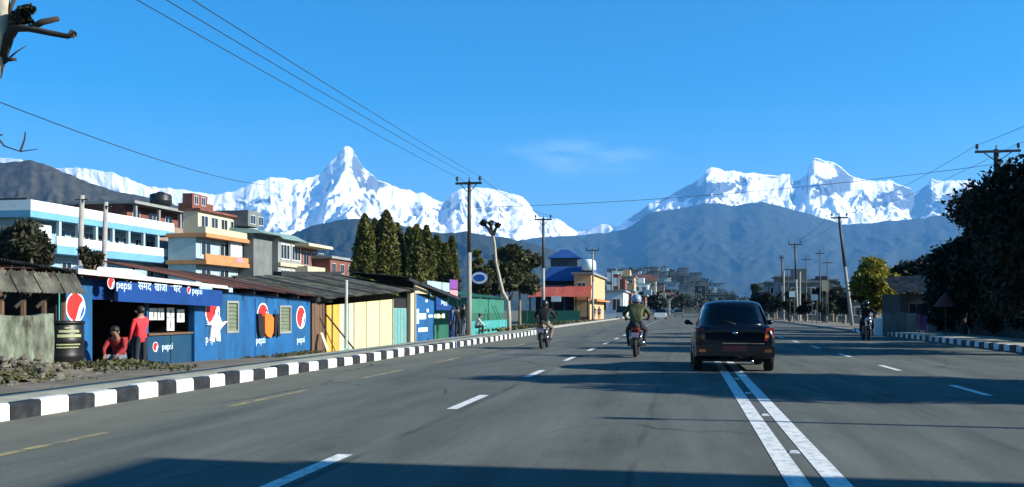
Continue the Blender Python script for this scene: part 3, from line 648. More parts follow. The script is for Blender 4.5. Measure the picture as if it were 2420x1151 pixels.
# fascia signboard
f0, f1 = sy(243), sy(495)
fas = MB().hexa([(SX+0.30,f0,eave(f0)-0.62),(SX+0.40,f0,eave(f0)-0.62),(SX+0.40,f1,eave(f1)-0.58),(SX+0.30,f1,eave(f1)-0.58),(SX+0.30,f0,eave(f0)-0.14),(SX+0.40,f0,eave(f0)-0.14),(SX+0.40,f1,eave(f1)-0.12),(SX+0.30,f1,eave(f1)-0.12)]).build('signboard', 'shop_blue_deep', shop)
fx = SX + 0.401; fdir = Vector((0, f1-f0, eave(f1)-eave(f0)))
def fp(px, py): q = OX(px, py, fx); return (fx, q.y, q.z)
globe_logo(fas, fp(262, 669), 0.14, fdir, (0,0,1))
text_mesh('lettering', 'pepsi', 0.30, 'text_pale', fas, fp(293, 674), fdir, (0,0,1))
text_mesh('lettering', 'समद', 0.28, 'text_pale', fas, fp(342, 677), fdir, (0,0,1), squeeze=1.15)
text_mesh('lettering', 'खाजा', 0.28, 'text_pale', fas, fp(380, 680), fdir, (0,0,1), squeeze=1.0)
text_mesh('lettering', 'घर', 0.28, 'text_pale', fas, fp(418, 683), fdir, (0,0,1), squeeze=1.2)
globe_logo(fas, fp(446, 686), 0.10, fdir, (0,0,1))
text_mesh('lettering', 'pepsi', 0.26, 'text_pale', fas, fp(466, 688), fdir, (0,0,1))
# painted emblems on the wall, with the word below
for (px, py, rp, tx, ty) in [(178,726,36,None,None),(502,737,34,500,801),(621,746,30,616,804),(711,750,27,711,803)]:
    c = OX(px, py, SX+0.003); Z_ = (c.dot(CF)); globe_logo(shop, (SX+0.003, c.y, c.z), rp/F_PX*Z_, (0,1,0), (0,0,1), rot=48)
    if tx: t = OX(tx, ty, SX+0.005); text_mesh('lettering', 'pepsi', 0.34, 'text_pale', shop, (SX+0.005, t.y, t.z), (0,1,0), (0,0,1))
# roof: rusty sheets rising to the back, pale gutter board along the front
r0, r1 = y_l-0.25, y_r+0.25
rm = sy(498)
roof_sheets(shop, (SX+0.42, r0, eave(r0)), (0, rm-r0, eave(rm)-eave(r0)), (-4.0, 0, 0.10), 8, 'rust', 5)
roof_sheets(shop, (SX+0.42, rm+0.1, eave(rm)), (0, r1-rm, eave(r1)-eave(rm)), (-4.0, 0, 0.78), 9, ['rust','rust','tin_dark'], 5)
g0, g1 = sy(140), sy(503)
MB().hexa([(SX+0.42,g0,eave(g0)-0.07),(SX+0.47,g0,eave(g0)-0.07),(SX+0.47,g1,eave(g1)-0.06),(SX+0.42,g1,eave(g1)-0.06),(SX+0.42,g0,eave(g0)+0.05),(SX+0.47,g0,eave(g0)+0.05),(SX+0.47,g1,eave(g1)+0.03),(SX+0.42,g1,eave(g1)+0.03)]).build('gutter_board', 'eave_white', shop)
for k in range(9):
    yk_ = y_l + 0.3 + k*(y_r-y_l-0.6)/8; MB().hexa([(SX-0.1,yk_,eave(yk_)-0.10),(SX+0.40,yk_,eave(yk_)-0.14),(SX+0.40,yk_+0.06,eave(yk_)-0.14),(SX-0.1,yk_+0.06,eave(yk_)-0.10),(SX-0.1,yk_,eave(yk_)-0.0),(SX+0.40,yk_,eave(yk_)-0.05),(SX+0.40,yk_+0.06,eave(yk_)-0.05),(SX-0.1,yk_+0.06,eave(yk_)-0.0)]).build('rafter', 'tin_dark', shop)
# green downpipe at the corner
a = OX(143, 655, SX+0.3); MB().tube([(SX+0.4, a.y-0.1, eave(a.y)-0.05), (SX+0.2, a.y-0.05, eave(a.y)-0.35), (SX+0.06, a.y+0.1, eave(a.y)-0.6), (SX+0.06, a.y+0.12, -0.2)], 0.055, 8).build('downpipe', 'green_pipe', shop, True)
MB().box((SX-0.05, sy(133), FL), (SX+0.03, sy(148), eave(sy(140))-0.2)).build('corner_panel', 'teal_wall', shop)

# clothes hung on the wall
sh = thing('hanging_shirt', 'white shirt hung on the blue shop wall below an emblem', 'shirt', OX(513, 790, SX+0.03))
pts = [(487,768),(498,760),(508,742),(516,748),(521,762),(534,759),(522,772),(516,780),(518,806),(509,806),(507,786),(503,806),(494,806),(497,780),(500,768)]
MB().prism([OX(px, py, SX+0.025) for px, py in pts], (0.05, 0, 0)).build('shirt_cloth', 'cloth_white', sh)
MB().tube([OX(508,742,SX+0.045), OX(508,730,SX+0.03)], 0.012, 6).build('hanger', 'steel_dark', sh)
for nm, lab, pts, m in [('hanging_cloth','black cloth hung on the blue shop wall beside an orange one',[(606,742),(613,740),(619,750),(621,796),(611,797),(607,780)],'cloth_black'),
                    ('hanging_coat','bright orange coat hung on the blue shop wall',[(622,746),(628,740),(637,744),(643,752),(642,785),(636,798),(628,795),(622,786)],'cloth_orange'),
                    ('hanging_trousers','dark trousers hung between the orange coat and the shuttered window',[(646,742),(657,742),(658,795),(653,795),(651,760),(649,795),(645,795)],'cloth_black')]:
    t = thing(nm, lab, 'clothing', OX(sum(p[0] for p in pts)/len(pts), 795, SX+0.03), 'clothes hung on the shop wall')
    MB().prism([OX(px, py, SX+0.022) for px, py in pts], (0.07, 0, 0)).build('cloth', m, t)
    cx_ = sum(p[0] for p in pts)/len(pts); MB().tube([OX(cx_,744,SX+0.06), OX(cx_,732,SX+0.02)], 0.012, 6).build('hanger', 'steel_dark', t)

# ================================================================== leaf helper
def leaves(P0, size, jitter=0.5, up=0.3):
    """quads of random turn at points P0 (n,3)"""
    n = len(P0); a = RNG.normal(size=(n,3)); a[:,2] += up; a /= np.linalg.norm(a, axis=1)[:,None]
    b = RNG.normal(size=(n,3)); b -= a*np.sum(a*b,1)[:,None]; b /= np.linalg.norm(b, axis=1)[:,None]
    c = np.cross(a, b); s = size*(1 + jitter*(RNG.random(n)-0.5)*2)
    s = s[:,None]; V = np.stack([P0 - b*s*0.9, P0 + c*s*0.45, P0 + b*s*0.9, P0 - c*s*0.45], 1).reshape(-1,3)
    return V, np.arange(4*n).reshape(n,4)
def blob_points(centers, radii, n, shell=0.55):
    """points spread through clumps, denser near each clump's skin"""
    centers = np.asarray(centers, float); radii = np.asarray(radii, float)
    wgt = radii**2; k = RNG.choice(len(centers), n, p=wgt/wgt.sum())
    d = RNG.normal(size=(n,3)); d /= np.linalg.norm(d, axis=1)[:,None]
    r = radii[k]*(shell + (1-shell)*RNG.random(n))*(0.85+0.3*RNG.random(n))
    return centers[k] + d*r[:,None]*np.array([1,1,0.85])
def clumps(c, rx, rz, n, r0):
    c = np.asarray(c, float); out = []
    for i in range(n):
        d = RNG.normal(size=3); d /= np.linalg.norm(d); q = 0.35+0.6*RNG.random()
        out.append(c + d*np.array([rx, rx, rz])*q)
    return np.array(out), r0*(0.6+0.8*RNG.random(n))
def tree(name, label, base, height, trunk_h, rx, n, size, m, group=None, trunk_r=0.16, ncl=18, clr=None, bark='bark', lean=(0,0), cat='tree', rz=None):
    base = Vector(base); t = thing(name, label, cat, base, group)
    tb = MB(); top = base + Vector((lean[0], lean[1], trunk_h))
    mid = base + Vector((lean[0]*0.4+random.uniform(-.1,.1), lean[1]*0.4, trunk_h*0.5))
    tb.tube([base - Vector((0,0,0.1)), base+Vector((0,0,trunk_h*0.15)), mid, top], [trunk_r*1.4, trunk_r*1.1, trunk_r*0.9, trunk_r*0.7], 8)
    rzz = rz or (height-trunk_h)*0.55
    cc = np.array([top.x, top.y, base.z + height - rzz])
    cen, rad = clumps(cc, rx*0.85, rzz*0.85, ncl, clr or rx*0.38)
    cen[0] = cc
    for i in range(min(7, ncl)):
        e = Vector(cen[i]); m_ = top.lerp(e, 0.5) + Vector((random.uniform(-.2,.2), random.uniform(-.2,.2), 0.1)); tb.tube([top - Vector((0,0,trunk_h*0.12)), m_, e], [trunk_r*0.55, trunk_r*0.35, trunk_r*0.12], 6)
    tb.build('trunk', bark, t, True)
    V, F = leaves(blob_points(cen, rad, n), size); raw_mesh('crown', V, F, m, t)
    return t

# ================================================================== far left: wall, shed, drum, rubble
WX = -12.1
wl = thing('plaster_wall', 'low stained mossy plaster wall beside the blue shop', 'wall', (WX, YX(60, WX), 0.0))
Vy0, Vy1 = YX(-60, WX), YX(127, WX)
nw = 40; yy_ = np.linspace(Vy0, Vy1, nw); zz_ = np.linspace(0, 1, 16); YYw, TTw = np.meshgrid(yy_, zz_, indexing='ij')
topz = 1.20 + 0.16*(fbm(YYw*0.9, YYw*0, 4, 6)-0.5); ZZw = -0.3 + TTw*(topz+0.3); XXw = WX + 0.07*(fbm(YYw*1.6, ZZw*1.6, 5, 8)-0.5)
Vw = np.stack([XXw, YYw, ZZw], -1); bk = Vw[:, ::-1].copy(); bk[..., 0] = WX-0.24; ow = grid_mesh('wall_face', np.concatenate([Vw, bk], 1), 'moss_wall'); ow.data.transform(Matrix.Translation(-Vector(wl['_base']))); ow.parent = wl
shed = thing('open_shed', 'dark open shed with grey awning sheets behind the mossy wall', 'shed', (-13.2, YX(60,-13.2), -0.1))
e0, e1 = YX(-80, -13.0), YX(150, -13.0)
za = lambda px, py: ZX(px, py, -13.0)
z0_, z1_ = za(0, 622), za(150, 645)
roof_sheets(shed, (-12.7, e0, z0_+(z0_-z1_)*0.5), (0, e1-e0, (z1_-z0_)*1.5), (-4.2, 0, 0.55), 7, 'tin_dark', 5)
for k in range(4):
    a, b_ = e0 + (e1-e0)*k/4+0.04, e0 + (e1-e0)*(k+1)/4
    MB().corrugated((-12.72, a, z1_-0.03), (0, b_-a, 0), (0.25, 0, -0.42), 6, 0.02).build('awning_sheet', 'tin_grey', shed)
for k in range(5):
    y = e0 + 0.15 + (e1-e0-0.3)*k/4; MB().tube([(-12.9, y, -0.3), (-12.9, y, z1_+0.02)], 0.06, 6).build('post', 'brown_plank', shed)
    if k: MB().tube([(-12.85, y-0.9, 1.35), (-12.66, y, z1_-0.02)], 0.035, 6).build('brace', 'bark_dark', shed)
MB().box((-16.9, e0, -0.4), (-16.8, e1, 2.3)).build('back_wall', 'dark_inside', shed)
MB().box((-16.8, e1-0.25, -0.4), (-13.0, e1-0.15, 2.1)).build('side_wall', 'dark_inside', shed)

dc = OX(170, 861, -12.55); drum = thing('plastic_drum', 'big black plastic drum with a pale printed label beside the shop door', 'drum', (-12.75, dc.y, 0.02))
rr = 0.40; hz0 = 0.0
prof = [(rr*0.94, 0.0), (rr, 0.04), (rr, 0.30), (rr*1.025, 0.33), (rr, 0.36), (rr, 0.62), (rr*1.025, 0.65), (rr, 0.68), (rr, 0.96), (rr*0.95, 1.0)]
MB().lathe(prof, (-12.75, dc.y, 0.02), 28).build('shell', 'drum_black', drum, True)
MB().lathe([(rr*1.04, 0.99), (rr*1.04, 1.05), (rr*0.9, 1.06)], (-12.75, dc.y, 0.02), 28).build('lid', 'drum_black', drum, True)
for za_, zb_, a0_, a1_ in ((0.72,0.78,-70,0),(0.82,0.87,-66,-8),(0.56,0.585,-72,-4),(0.50,0.525,-72,-10),(0.90,0.93,-50,-30)):
    q = MB(); k = 10; vs_, fs_ = [], []
    for i in range(k+1):
        a = R_(a0_ + (a1_-a0_)*i/k)
        for (r_, z_) in ((rr+0.012, za_), (rr+0.012, zb_)): vs_.append((-12.75+r_*math.cos(a), dc.y+r_*math.sin(a), 0.02+z_))
    fs_ = [(2*i, 2*i+2, 2*i+3, 2*i+1) for i in range(k)]
    q.add(vs_, fs_).build('label_print', 'drum_label', drum)
# rubble
rub = thing('rubble_pile', 'heap of broken stones and earth in front of the mossy wall', 'rubble', (-11.2, G(120,890).y+4, 0.0))
stone_me = []
for k in range(5):
    b_ = MB(); b_.sphere((0,0,0), (0.5,0.42,0.34), 7, 5, 0.25); me = bpy.data.meshes.new('stone'); me.from_pydata(b_.v, [], b_.f); me.materials.append(M['stone']); me.update(); stone_me.append(me)
base_r = Vector(rub['_base'])
for k in range(150):
    px = random.uniform(-30, 300); X = random.uniform(-12.3, -9.9); y = YX(px, X)
    hgt = 0.08 + 0.36*min(1, max(.1, (230-px)/150))*max(0, 1-((X+11.3)/1.35)**2)*random.uniform(.7,1.1)
    o = bpy.data.objects.new('stone', random.choice(stone_me)); C.objects.link(o); o.parent = rub
    o.location = Vector((X, y, hgt)) - base_r; s_ = random.uniform(0.07, 0.24); o.scale = (s_, s_*random.uniform(.7,1.2), s_*random.uniform(.6,1)); o.rotation_euler = (random.uniform(-.4,.4), random.uniform(-.4,.4), random.uniform(0,6))
xs_ = np.linspace(-12.6, -9.7, 26); ys_ = np.linspace(YX(-60,-11.4), YX(285,-11.4), 70)
XX, YY = np.meshgrid(xs_, ys_, indexing='xy'); env = np.clip(1-((XX+11.3)/1.35)**2, 0, 1)
ZZ = 0.04 + env*(0.04+0.36*fbm(XX*1.5, YY*1.1, 5, 5))*np.clip((ys_[-1]-YY)*0.3, 0, 1)
o = grid_mesh('earth_mound', np.stack([XX, YY, ZZ], -1), 'dirt', True); o.data.transform(Matrix.Translation(-base_r)); o.parent = rub
# weeds along the wall foot and verge
n = 4600; gx = RNG.uniform(-12.0, -9.1, n); gy = RNG.uniform(9, 17.5, n); keep = fbm(gx*1.1, gy*0.8, 4, 77) > 0.52; gx, gy = gx[keep], gy[keep]
V, F = leaves(np.stack([gx, gy, 0.12+0.06*RNG.random(len(gx))+0.12*np.clip(1-((gx+11.3)/1.35)**2,0,1)], -1), 0.05, up=-0.2)
o = raw_mesh('roadside_weeds', V, F, 'leaf_grass'); tag(o, 'sparse dry weeds on the earth verge before the wall', 'weeds', kind='stuff')
n = 1500; gx = RNG.uniform(-13.5, -13.0, n); gy = RNG.uniform(yd, y_r, n); keep = fbm(gx*1.1, gy*0.8, 4, 78) > 0.45; gx, gy = gx[keep], gy[keep]
V, F = leaves(np.stack([gx, gy, -0.27+0.12*RNG.random(len(gx))], -1), 0.045, up=-0.2)
o = raw_mesh('wall_foot_weeds', V, F, 'leaf_grass'); tag(o, 'weeds growing along the foot of the blue shop wall', 'weeds', kind='stuff')
n = 2600; gy = RNG.uniform(56, 110, n); gx = -9.9 - RNG.random(n)*4.5; keep = fbm(gx*0.6, gy*0.3, 4, 79) > 0.47; gx, gy = gx[keep], gy[keep]
V, F = leaves(np.stack([gx, gy, 0.12+(gx+9.6)*0.055+0.1*RNG.random(len(gx))], -1), 0.16, up=-0.2)
o = raw_mesh('dry_grass', V, F, 'leaf_grass'); tag(o, 'dry grass on the bank beyond the striped kerb', 'grass', kind='stuff')

# ================================================================== plank door and yellow shed
pl0, pl1 = sy(737), sy(768)
pd = thing('plank_door', 'brown plank lean-to door between the blue shop and the yellow shed', 'door', (SX, pl0, -0.35))
for k in range(5):
    a = pl0 + (pl1-pl0)*k/5; MB().box((SX-0.06, a+0.01, FL), (SX+random.uniform(-0.01,0.02), a+(pl1-pl0)/5-0.01, sz(752, 716)+random.uniform(-.03,.03))).build('plank', 'brown_plank', pd)
MB().box((SX-0.1, pl0, sz(752,716)+0.04), (SX+0.15, pl1+0.4, sz(752,706)+0.06)).build('hood', 'tin_dark', pd)
ysd = thing('yellow_shed', 'shed with yellow sheet walls and mossy grey tin roof', 'shed', (SX, sy(772), -0.35))
ztop = zline((772, 722), (962, 704))
segs = [(772,786,'orange_sheet'),(786.6,801,'orange_sheet'),(801.6,812,'cream_wood'),(812.6,824,'teal_door'),(824.6,836,'cream_wood'),(836.6,866,'yellow_sheet'),(866.6,896,'yellow_sheet'),(896.6,927,'yellow_sheet')]
for a, b_, m in segs:
    ya_, yb_ = sy(a), sy(b_); wall_piece(ysd, ya_, yb_, FL, ztop(ya_), ztop(yb_), m, 'wall_sheet', SX-0.05+random.uniform(-.01,0), SX+random.uniform(-.015,.015))
for a in (836, 896, 927): MB().box((SX+0.016, sy(a)-0.03, FL), (SX+0.045, sy(a)+0.03, ztop(sy(a)))).build('cover_strip', 'cream_wood', ysd)
dr = MB().box((SX-0.06, sy(930), FL), (SX-0.01, sy(961), sz(945, 728))).build('door', 'teal_door', ysd)
for k in range(4): MB().box((SX-0.009, sy(930+k*8)+0.08, FL+0.05), (SX+0.006, sy(936+k*8)+0.02, sz(945,730)-0.03)).build('door_board', 'teal_door', dr)
MB().box((SX-0.08, sy(930), sz(945,727)), (SX-0.03, sy(961), ztop(sy(945)))).build('transom', 'dark_inside', ysd)
MB().box((SX-0.06, sy(965), FL), (SX+0.12, sy(978), sz(970, 692))).build('corner_post', 'cream', ysd)
zr0, zr1 = sz(760,707), sz(968,686)
R0, R1 = sy(748), sy(968)
roof_sheets(ysd, (SX+0.5, R0, zr0), (0, R1-R0, zr1-zr0), (-4.3, 0, 0.84), 17, ['tin_grey','tin_grey','tin_grey','tin_dark'], 5)
YR_ = YX(655, SX-3.8)
MB().hexa([(SX-4.0,YR_,2.75),(SX-3.6,YR_,2.75),(SX-3.6,R1,3.05),(SX-4.0,R1,3.05),(SX-4.0,YR_,2.98),(SX-3.6,YR_,2.98),(SX-3.6,R1,3.28),(SX-4.0,R1,3.28)]).build('ridge_board', 'tin_dark', ysd)
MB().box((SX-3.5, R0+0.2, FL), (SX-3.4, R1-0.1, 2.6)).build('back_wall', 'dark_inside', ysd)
MB().add([(SX-3.39,R1-0.08,FL),(SX-0.07,R1-0.08,FL),(SX-0.07,R1-0.08,1.9),(SX-3.39,R1-0.08,2.7)], [(0,1,2,3)]).build('end_wall', 'cream', ysd)
MB().tube([OX(818,822,-13.0), OX(818.5,662,-13.0)], 0.06, 8).build('post', 'eave_white', thing('shed_post', 'white post standing before the yellow shed', 'post', OX(818,822,-13.0)))
MB().tube([OX(836,824,-12.9), OX(770,742,-13.35)], 0.035, 6).build('pole', 'bark_dark', thing('leaning_pole', 'thin dark pole leaning on the yellow shed', 'pole', OX(836,824,-12.9)))
lb = thing('leaning_board', 'pale board leaning on the orange end of the yellow shed', 'board', OX(776,826,-13.2))
MB().hexa([OX(772,828,-13.1),OX(778,828,-13.05),OX(778,828,-13.0),OX(772,828,-13.05),OX(757,786,-13.5),OX(763,786,-13.45),OX(763,786,-13.4),OX(757,786,-13.45)]).build('plank', 'cream_wood', lb)

# ================================================================== second blue shop with posters
B0, B1 = sy(980), sy(1078)
bs = thing('poster_shop', 'dark blue stall with white posters and sloping roof beside the utility pole', 'shop', (SX, B0, -0.35))
wall_piece(bs, B0, sy(1026), FL, sz(980,694), sz(1026,712), 'shop_blue', 'wall')
wall_piece(bs, sy(1026), sy(1070), sz(1040,733), sz(1026,700), sz(1070,728), 'shop_blue_deep', 'fascia', SX, SX+0.12)
wall_piece(bs, sy(1066), sy(1078), FL, sz(1070,729), sz(1078,731), 'shop_blue_deep', 'post')
MB().box((SX-2.4, B0, FL), (SX-2.3, B1, 1.7)).build('back_wall', 'dark_inside', bs)
MB().box((SX-0.4, sy(1028), FL), (SX-0.1, sy(1064), 0.45)).build('counter', 'green_sheet', bs)
for k in range(6):
    a = sy(1030+k*6); MB().box((SX-0.42, a, sz(1045,752)), (SX-0.36, a+0.5, sz(1045,742)+random.uniform(-.05,.08))).build('hanging_packet', 'paper' if k % 2 else 'drum_label', bs)
for (x0,x1,yt,yb_,m) in [(990,1006,741,754,'paper'),(1008,1012,730,738,'paper'),(1012,1022,744,750,'text_pale'),(988,1010,775,783,'text_pale'),(984,989,730,765,'text_pale'),(1005,1010,708,714,'paper'),(1016,1019,690,700,'teal_door')]:
    a, b_ = OX(x0, yt, SX), OX(x1, yb_, SX); MB().box((SX+0.004, a.y, b_.z), (SX+0.02, b_.y, a.z)).build('poster', m, bs)
c_ = OX(1050, 715, SX+0.13); text_mesh('lettering', 'pepsi', 0.42, 'text_pale', bs, (SX+0.125, c_.y, c_.z), (0,1,-0.12), (0,0,1), squeeze=1.6)
q0, q1 = OX(962,655,SX+0.3), OX(1084,703,SX+0.3)
roof_sheets(bs, (SX+0.35, q0.y, q0.z), (0, q1.y-q0.y, q1.z-q0.z), (-2.9, 0, 0.25), 5, 'tin_dark', 5)
MB().hexa([(SX+0.33,q0.y,q0.z-0.16),(SX+0.42,q0.y,q0.z-0.16),(SX+0.42,q1.y,q1.z-0.16),(SX+0.33,q1.y,q1.z-0.16),(SX+0.33,q0.y,q0.z-0.03),(SX+0.42,q0.y,q0.z-0.03),(SX+0.42,q1.y,q1.z-0.03),(SX+0.33,q1.y,q1.z-0.03)]).build('barge_board', 'tin_dark', bs)
wall_piece(bs, B0+0.1, sy(1016), sz(980,693), sz(980,668), sz(1014,690), 'cream', 'gable_panel', SX-0.1, SX-0.02)
# small hoarding behind the stall
hb = thing('hoarding', 'small purple and pink hoarding above the poster stall', 'hoarding', OX(1075,730,-15.0))
for (x0,x1,yt,yb_,m) in [(1063,1082,660,684,'purple'),(1063,1082,684.5,702,'pink'),(1010,1062,663,690,'pale_blue_wall')]:
    a, b_ = OX(x0, yt, -15.0), OX(x1, yb_, -15.0); MB().box((-15.06, a.y, b_.z), (-15.0, b_.y, a.z)).build('panel', m, hb)
for px in (1015, 1060, 1080): a = OX(px, 700, -15.08); MB().box((-15.12, a.y-0.05, -0.4), (-15.065, a.y+0.05, a.z+0.6)).build('leg', 'steel_dark', hb)
# oval sign on the pole
os_ = thing('oval_sign', 'blue and white oval sign on an arm from the utility pole', 'sign', OY(1112, 657, 46.0))
Ysn = 46.0; c = OY(1133, 657, Ysn); sc_ = c.dot(CF)/F_PX
for nm, rx_, rz_, d_, m in (('sign_back', 21, 16, 0.0, 'shop_blue_deep'), ('sign_ring', 19, 13.5, -0.03, 'logo_white'), ('sign_face', 14, 8.5, -0.06, 'logo_blue')):
    MB().prism([(c.x+rx_*sc_*math.cos(t), Ysn+d_, c.z+rz_*sc_*math.sin(t)) for t in [2*math.pi*i/24 for i in range(24)]], (0,-0.028,0)).build(nm, m, os_)
MB().box((OY(1111,657,Ysn).x, Ysn+0.002, c.z-0.03), (c.x, Ysn+0.04, c.z+0.03)).build('arm', 'steel_dark', os_)

# ================================================================== utility poles and cables
def pole(label, px_base, X, H, m='pole_dark', arm=1.7, lean=0.0, r=0.14, arms=1, extra=None, z0=-0.2, group='utility poles along the road', cat='utility pole', low='pole_concrete'):
    y = YX(px_base, X); t = thing('utility_pole', label, cat, (X, y, z0), group)
    p0 = Vector((X, y, z0)); p1 = Vector((X+lean, y, H))
    MB().tube([p0, p0.lerp(p1, 0.55)], [r, r*0.85], 10).build('shaft_lower', low, t, True)
    MB().tube([p0.lerp(p1, 0.552), p1], [r*0.85, r*0.65], 10).build('shaft_upper', m, t, True)
    for k in range(arms):
        z = H - 0.12 - k*0.75; q = p0.lerp(p1, (z-z0)/(H-z0))
        cr_ = MB().box((q.x-arm/2, q.y-r-0.06, z-0.06), (q.x+arm/2, q.y-r+0.02, z+0.05)).build('crossarm', 'pole_dark', t)
        for s in (-1, 0, 1):
            xx = q.x + s*(arm/2-0.09)
            if s == 0: MB().tube([(xx, q.y, z+0.1), (xx, q.y, z+0.30)], 0.035, 6).build('pin', 'steel_dark', cr_)
            else:
                MB().lathe([(0.02, 0.05), (0.02, 0.14), (0.075, 0.15), (0.085, 0.20), (0.05, 0.24), (0.085, 0.27), (0.05, 0.33), (0.03, 0.35)], (xx, q.y-r-0.02, z), 10).build('insulator', 'steel_dark', cr_, True)
        for s in (-1, 1): MB().tube([(q.x+s*arm*0.3, q.y-r-0.02, z-0.06), (q.x+s*0.05, q.y-r*0.9, z-0.45)], 0.022, 6).build('brace', 'steel_dark', cr_)
    return t, p1
pA, tA = pole('tall dark utility pole with crossarm beside the poster stall', 1109, -10.6, ZX(1112, 430, -10.6), arm=1.35, r=0.13)
pB, tB = pole('pale utility pole with crossarm in front of the red roofed restaurant', 1284, -10.6, ZX(1285, 516, -10.6), arm=1.35)
pC, tC = pole('thin utility pole with crossarm in front of the peach house', 1401, -10.6, ZX(1402, 590, -10.6), arm=1.6, m='pole_concrete')
pD, tD = pole('utility pole with crossarm rising out of the big dark tree', 2363, 14.0, ZX(2352, 358, 14.0), arm=1.9, r=0.17, lean=-0.15)
pE, tE = pole('leaning utility pole beside the yellow green tree', 2015, 13.2, ZX(1984, 528, 13.2), arm=1.3, lean=-1.05, r=0.15)
pF, tF = pole('slim utility pole with crossarm before the far roadside houses', 1885, 12.6, ZX(1877, 580, 12.6), arm=1.5, lean=-0.3)
pG, tG = pole('short bare post before the far roadside houses', 1851, 12.6, ZX(1845, 610, 12.6), arm=0.5, lean=-0.2, r=0.12)
for lab, px, X, yt in [('left post of the pair before the light blue building', 184, -37.0, 462), ('right post of the pair before the light blue building', 241, -38.0, 478)]:
    y = YX(px, X); t = thing('utility_pole', lab, 'utility pole', (X, y, -0.42), 'pair of posts before the light blue building')
    MB().tube([(X, y, -0.42), (X+0.12, y+0.25, ZX(px+8, yt, X))], [0.20, 0.15], 10).build('shaft', 'pole_concrete', t, True)
    MB().box((X-0.3, y+0.1, ZX(px+6, yt+12, X)), (X+0.6, y+0.18, ZX(px+6, yt+9, X))).build('crossarm', 'pole_dark', t)
def cable(label, a, b, sag, r=0.016, group='overhead cables'):
    a, b = Vector(a), Vector(b); pts = [a.lerp(b, i/24) - Vector((0,0,sag*4*(i/24)*(1-i/24))) for i in range(25)]
    o = MB().tube(pts, r, 5, False).build('cable', 'wire'); bb = a; return tag(o, label, 'cable', group)
for k, (dx, px0) in enumerate([(-0.58, 365), (0.0, 432), (0.58, 492)]):
    st_ = P(px0, 0, 13.5); en = Vector((tA.x+dx, tA.y-0.1, tA.z+(0.2 if dx else 0.28))); d = (st_-en)
    cable('power cable strung from the tall dark pole over the shops', en, en + d*1.6, 0.15, 0.008, 'three power cables running to the tall dark pole')
a_ = P(0, 212, 22); b_ = P(600, 428, 58); d = b_-a_
cable('single cable sagging above the roof of the light blue building', a_ - d*0.25, b_ + d*0.12, 0.5, 0.014)
cable('long cable slung across the road between two utility poles', (tA.x, tA.y, ZX(1112, 492, tA.x)), (tD.x, tD.y, ZX(2345, 396, 14.0)), 0.35, 0.011)
for k, dx in enumerate((-0.85, 0.85)):
    cable('cable running on past the pole in the big dark tree', (tD.x+dx, tD.y, tD.z+0.2), (tD.x+dx+0.4, tD.y-26, tD.z+0.6), 0.5, 0.010, 'cables from the tree pole')
    cable('cable from the tree pole to the leaning pole', (tD.x+dx, tD.y, tD.z+0.2), (tE.x+dx*0.65, tE.y, tE.z+0.15), 0.4, 0.010, 'cables to the leaning pole')
    cable('cable linking the tall dark pole and the pole by the restaurant', (tA.x+dx*0.65, tA.y, tA.z+0.2), (tB.x+dx*0.65, tB.y, tB.z+0.2), 0.35, 0.012, 'cables between left side poles')
    cable('cable linking the restaurant pole and the peach house pole', (tB.x+dx*0.65, tB.y, tB.z+0.2), (tC.x+dx*0.65, tC.y, tC.z+0.2), 0.35, 0.012, 'cables between restaurant and house poles')
    cable('cable from the leaning pole to the slim far pole', (tE.x+dx*0.65, tE.y, tE.z+0.15), (tF.x+dx*0.6, tF.y, tF.z+0.15), 0.4, 0.012, 'cables to the slim far pole')

# ================================================================== bare tree at the left edge
bt = thing('bare_tree', 'pale bare tree trunk with lopped dark branches above the shed', 'tree', P(-230, 770, 17.5))
zb = 17.5
def Q(px, py, z=zb): return P(px, py, z)
MB().tube([Q(-230,770), Q(-160,560), Q(-70,320), Q(-8,150), Q(6,40), Q(9,-90)], [0.24,0.22,0.19,0.15,0.13,0.11], 10).build('trunk', 'bark_pale', bt, True)
for pts, rad in [([Q(0,140),Q(20,88),Q(32,66,17.4),Q(70,68,17.3),Q(118,78,17.2),Q(160,86,17.2),Q(176,78,17.2)],[.11,.10,.085,.06,.055,.05,.075]), ([Q(70,68,17.3),Q(100,52,17.3),Q(138,44,17.3)],[.055,.06,.05]), ([Q(24,84),Q(44,40,17.4),Q(60,22,17.4)],[.09,.12,.10]), ([Q(4,150),Q(18,140),Q(38,140,17.5)],[.05,.045,.03]),([Q(18,140),Q(40,122),Q(62,108)],[.02,.015,.008]),([Q(30,66),Q(24,20),Q(38,-10)],[.05,.04,.03])]:
    MB().tube(pts, rad, 7).build('branch', 'bark_dark', bt, True)
for pts in [[Q(-25,300),Q(10,345),Q(48,358),Q(90,352)],[Q(48,358),Q(58,330),Q(60,312)],[Q(-20,330),Q(-2,320),Q(6,318)]]: MB().tube(pts, [.022,.016,.012,.006][:len(pts)], 6).build('twig', 'bark_dark', bt)
cl_c = [Q(46,38,17.4), Q(58,26,17.4), Q(70,22,17.3), Q(40,52,17.4), Q(60,45,17.4), Q(172,80,17.2)]
V, F = leaves(blob_points([tuple(c) for c in cl_c[:5]], [.13,.12,.10,.10,.12], 650), 0.06); raw_mesh('dry_clump', V, F, 'leaf_dark', bt)
V, F = leaves(blob_points([tuple(cl_c[5])], [.06], 60), 0.05); raw_mesh('dry_clump', V, F, 'leaf_dark', bt)

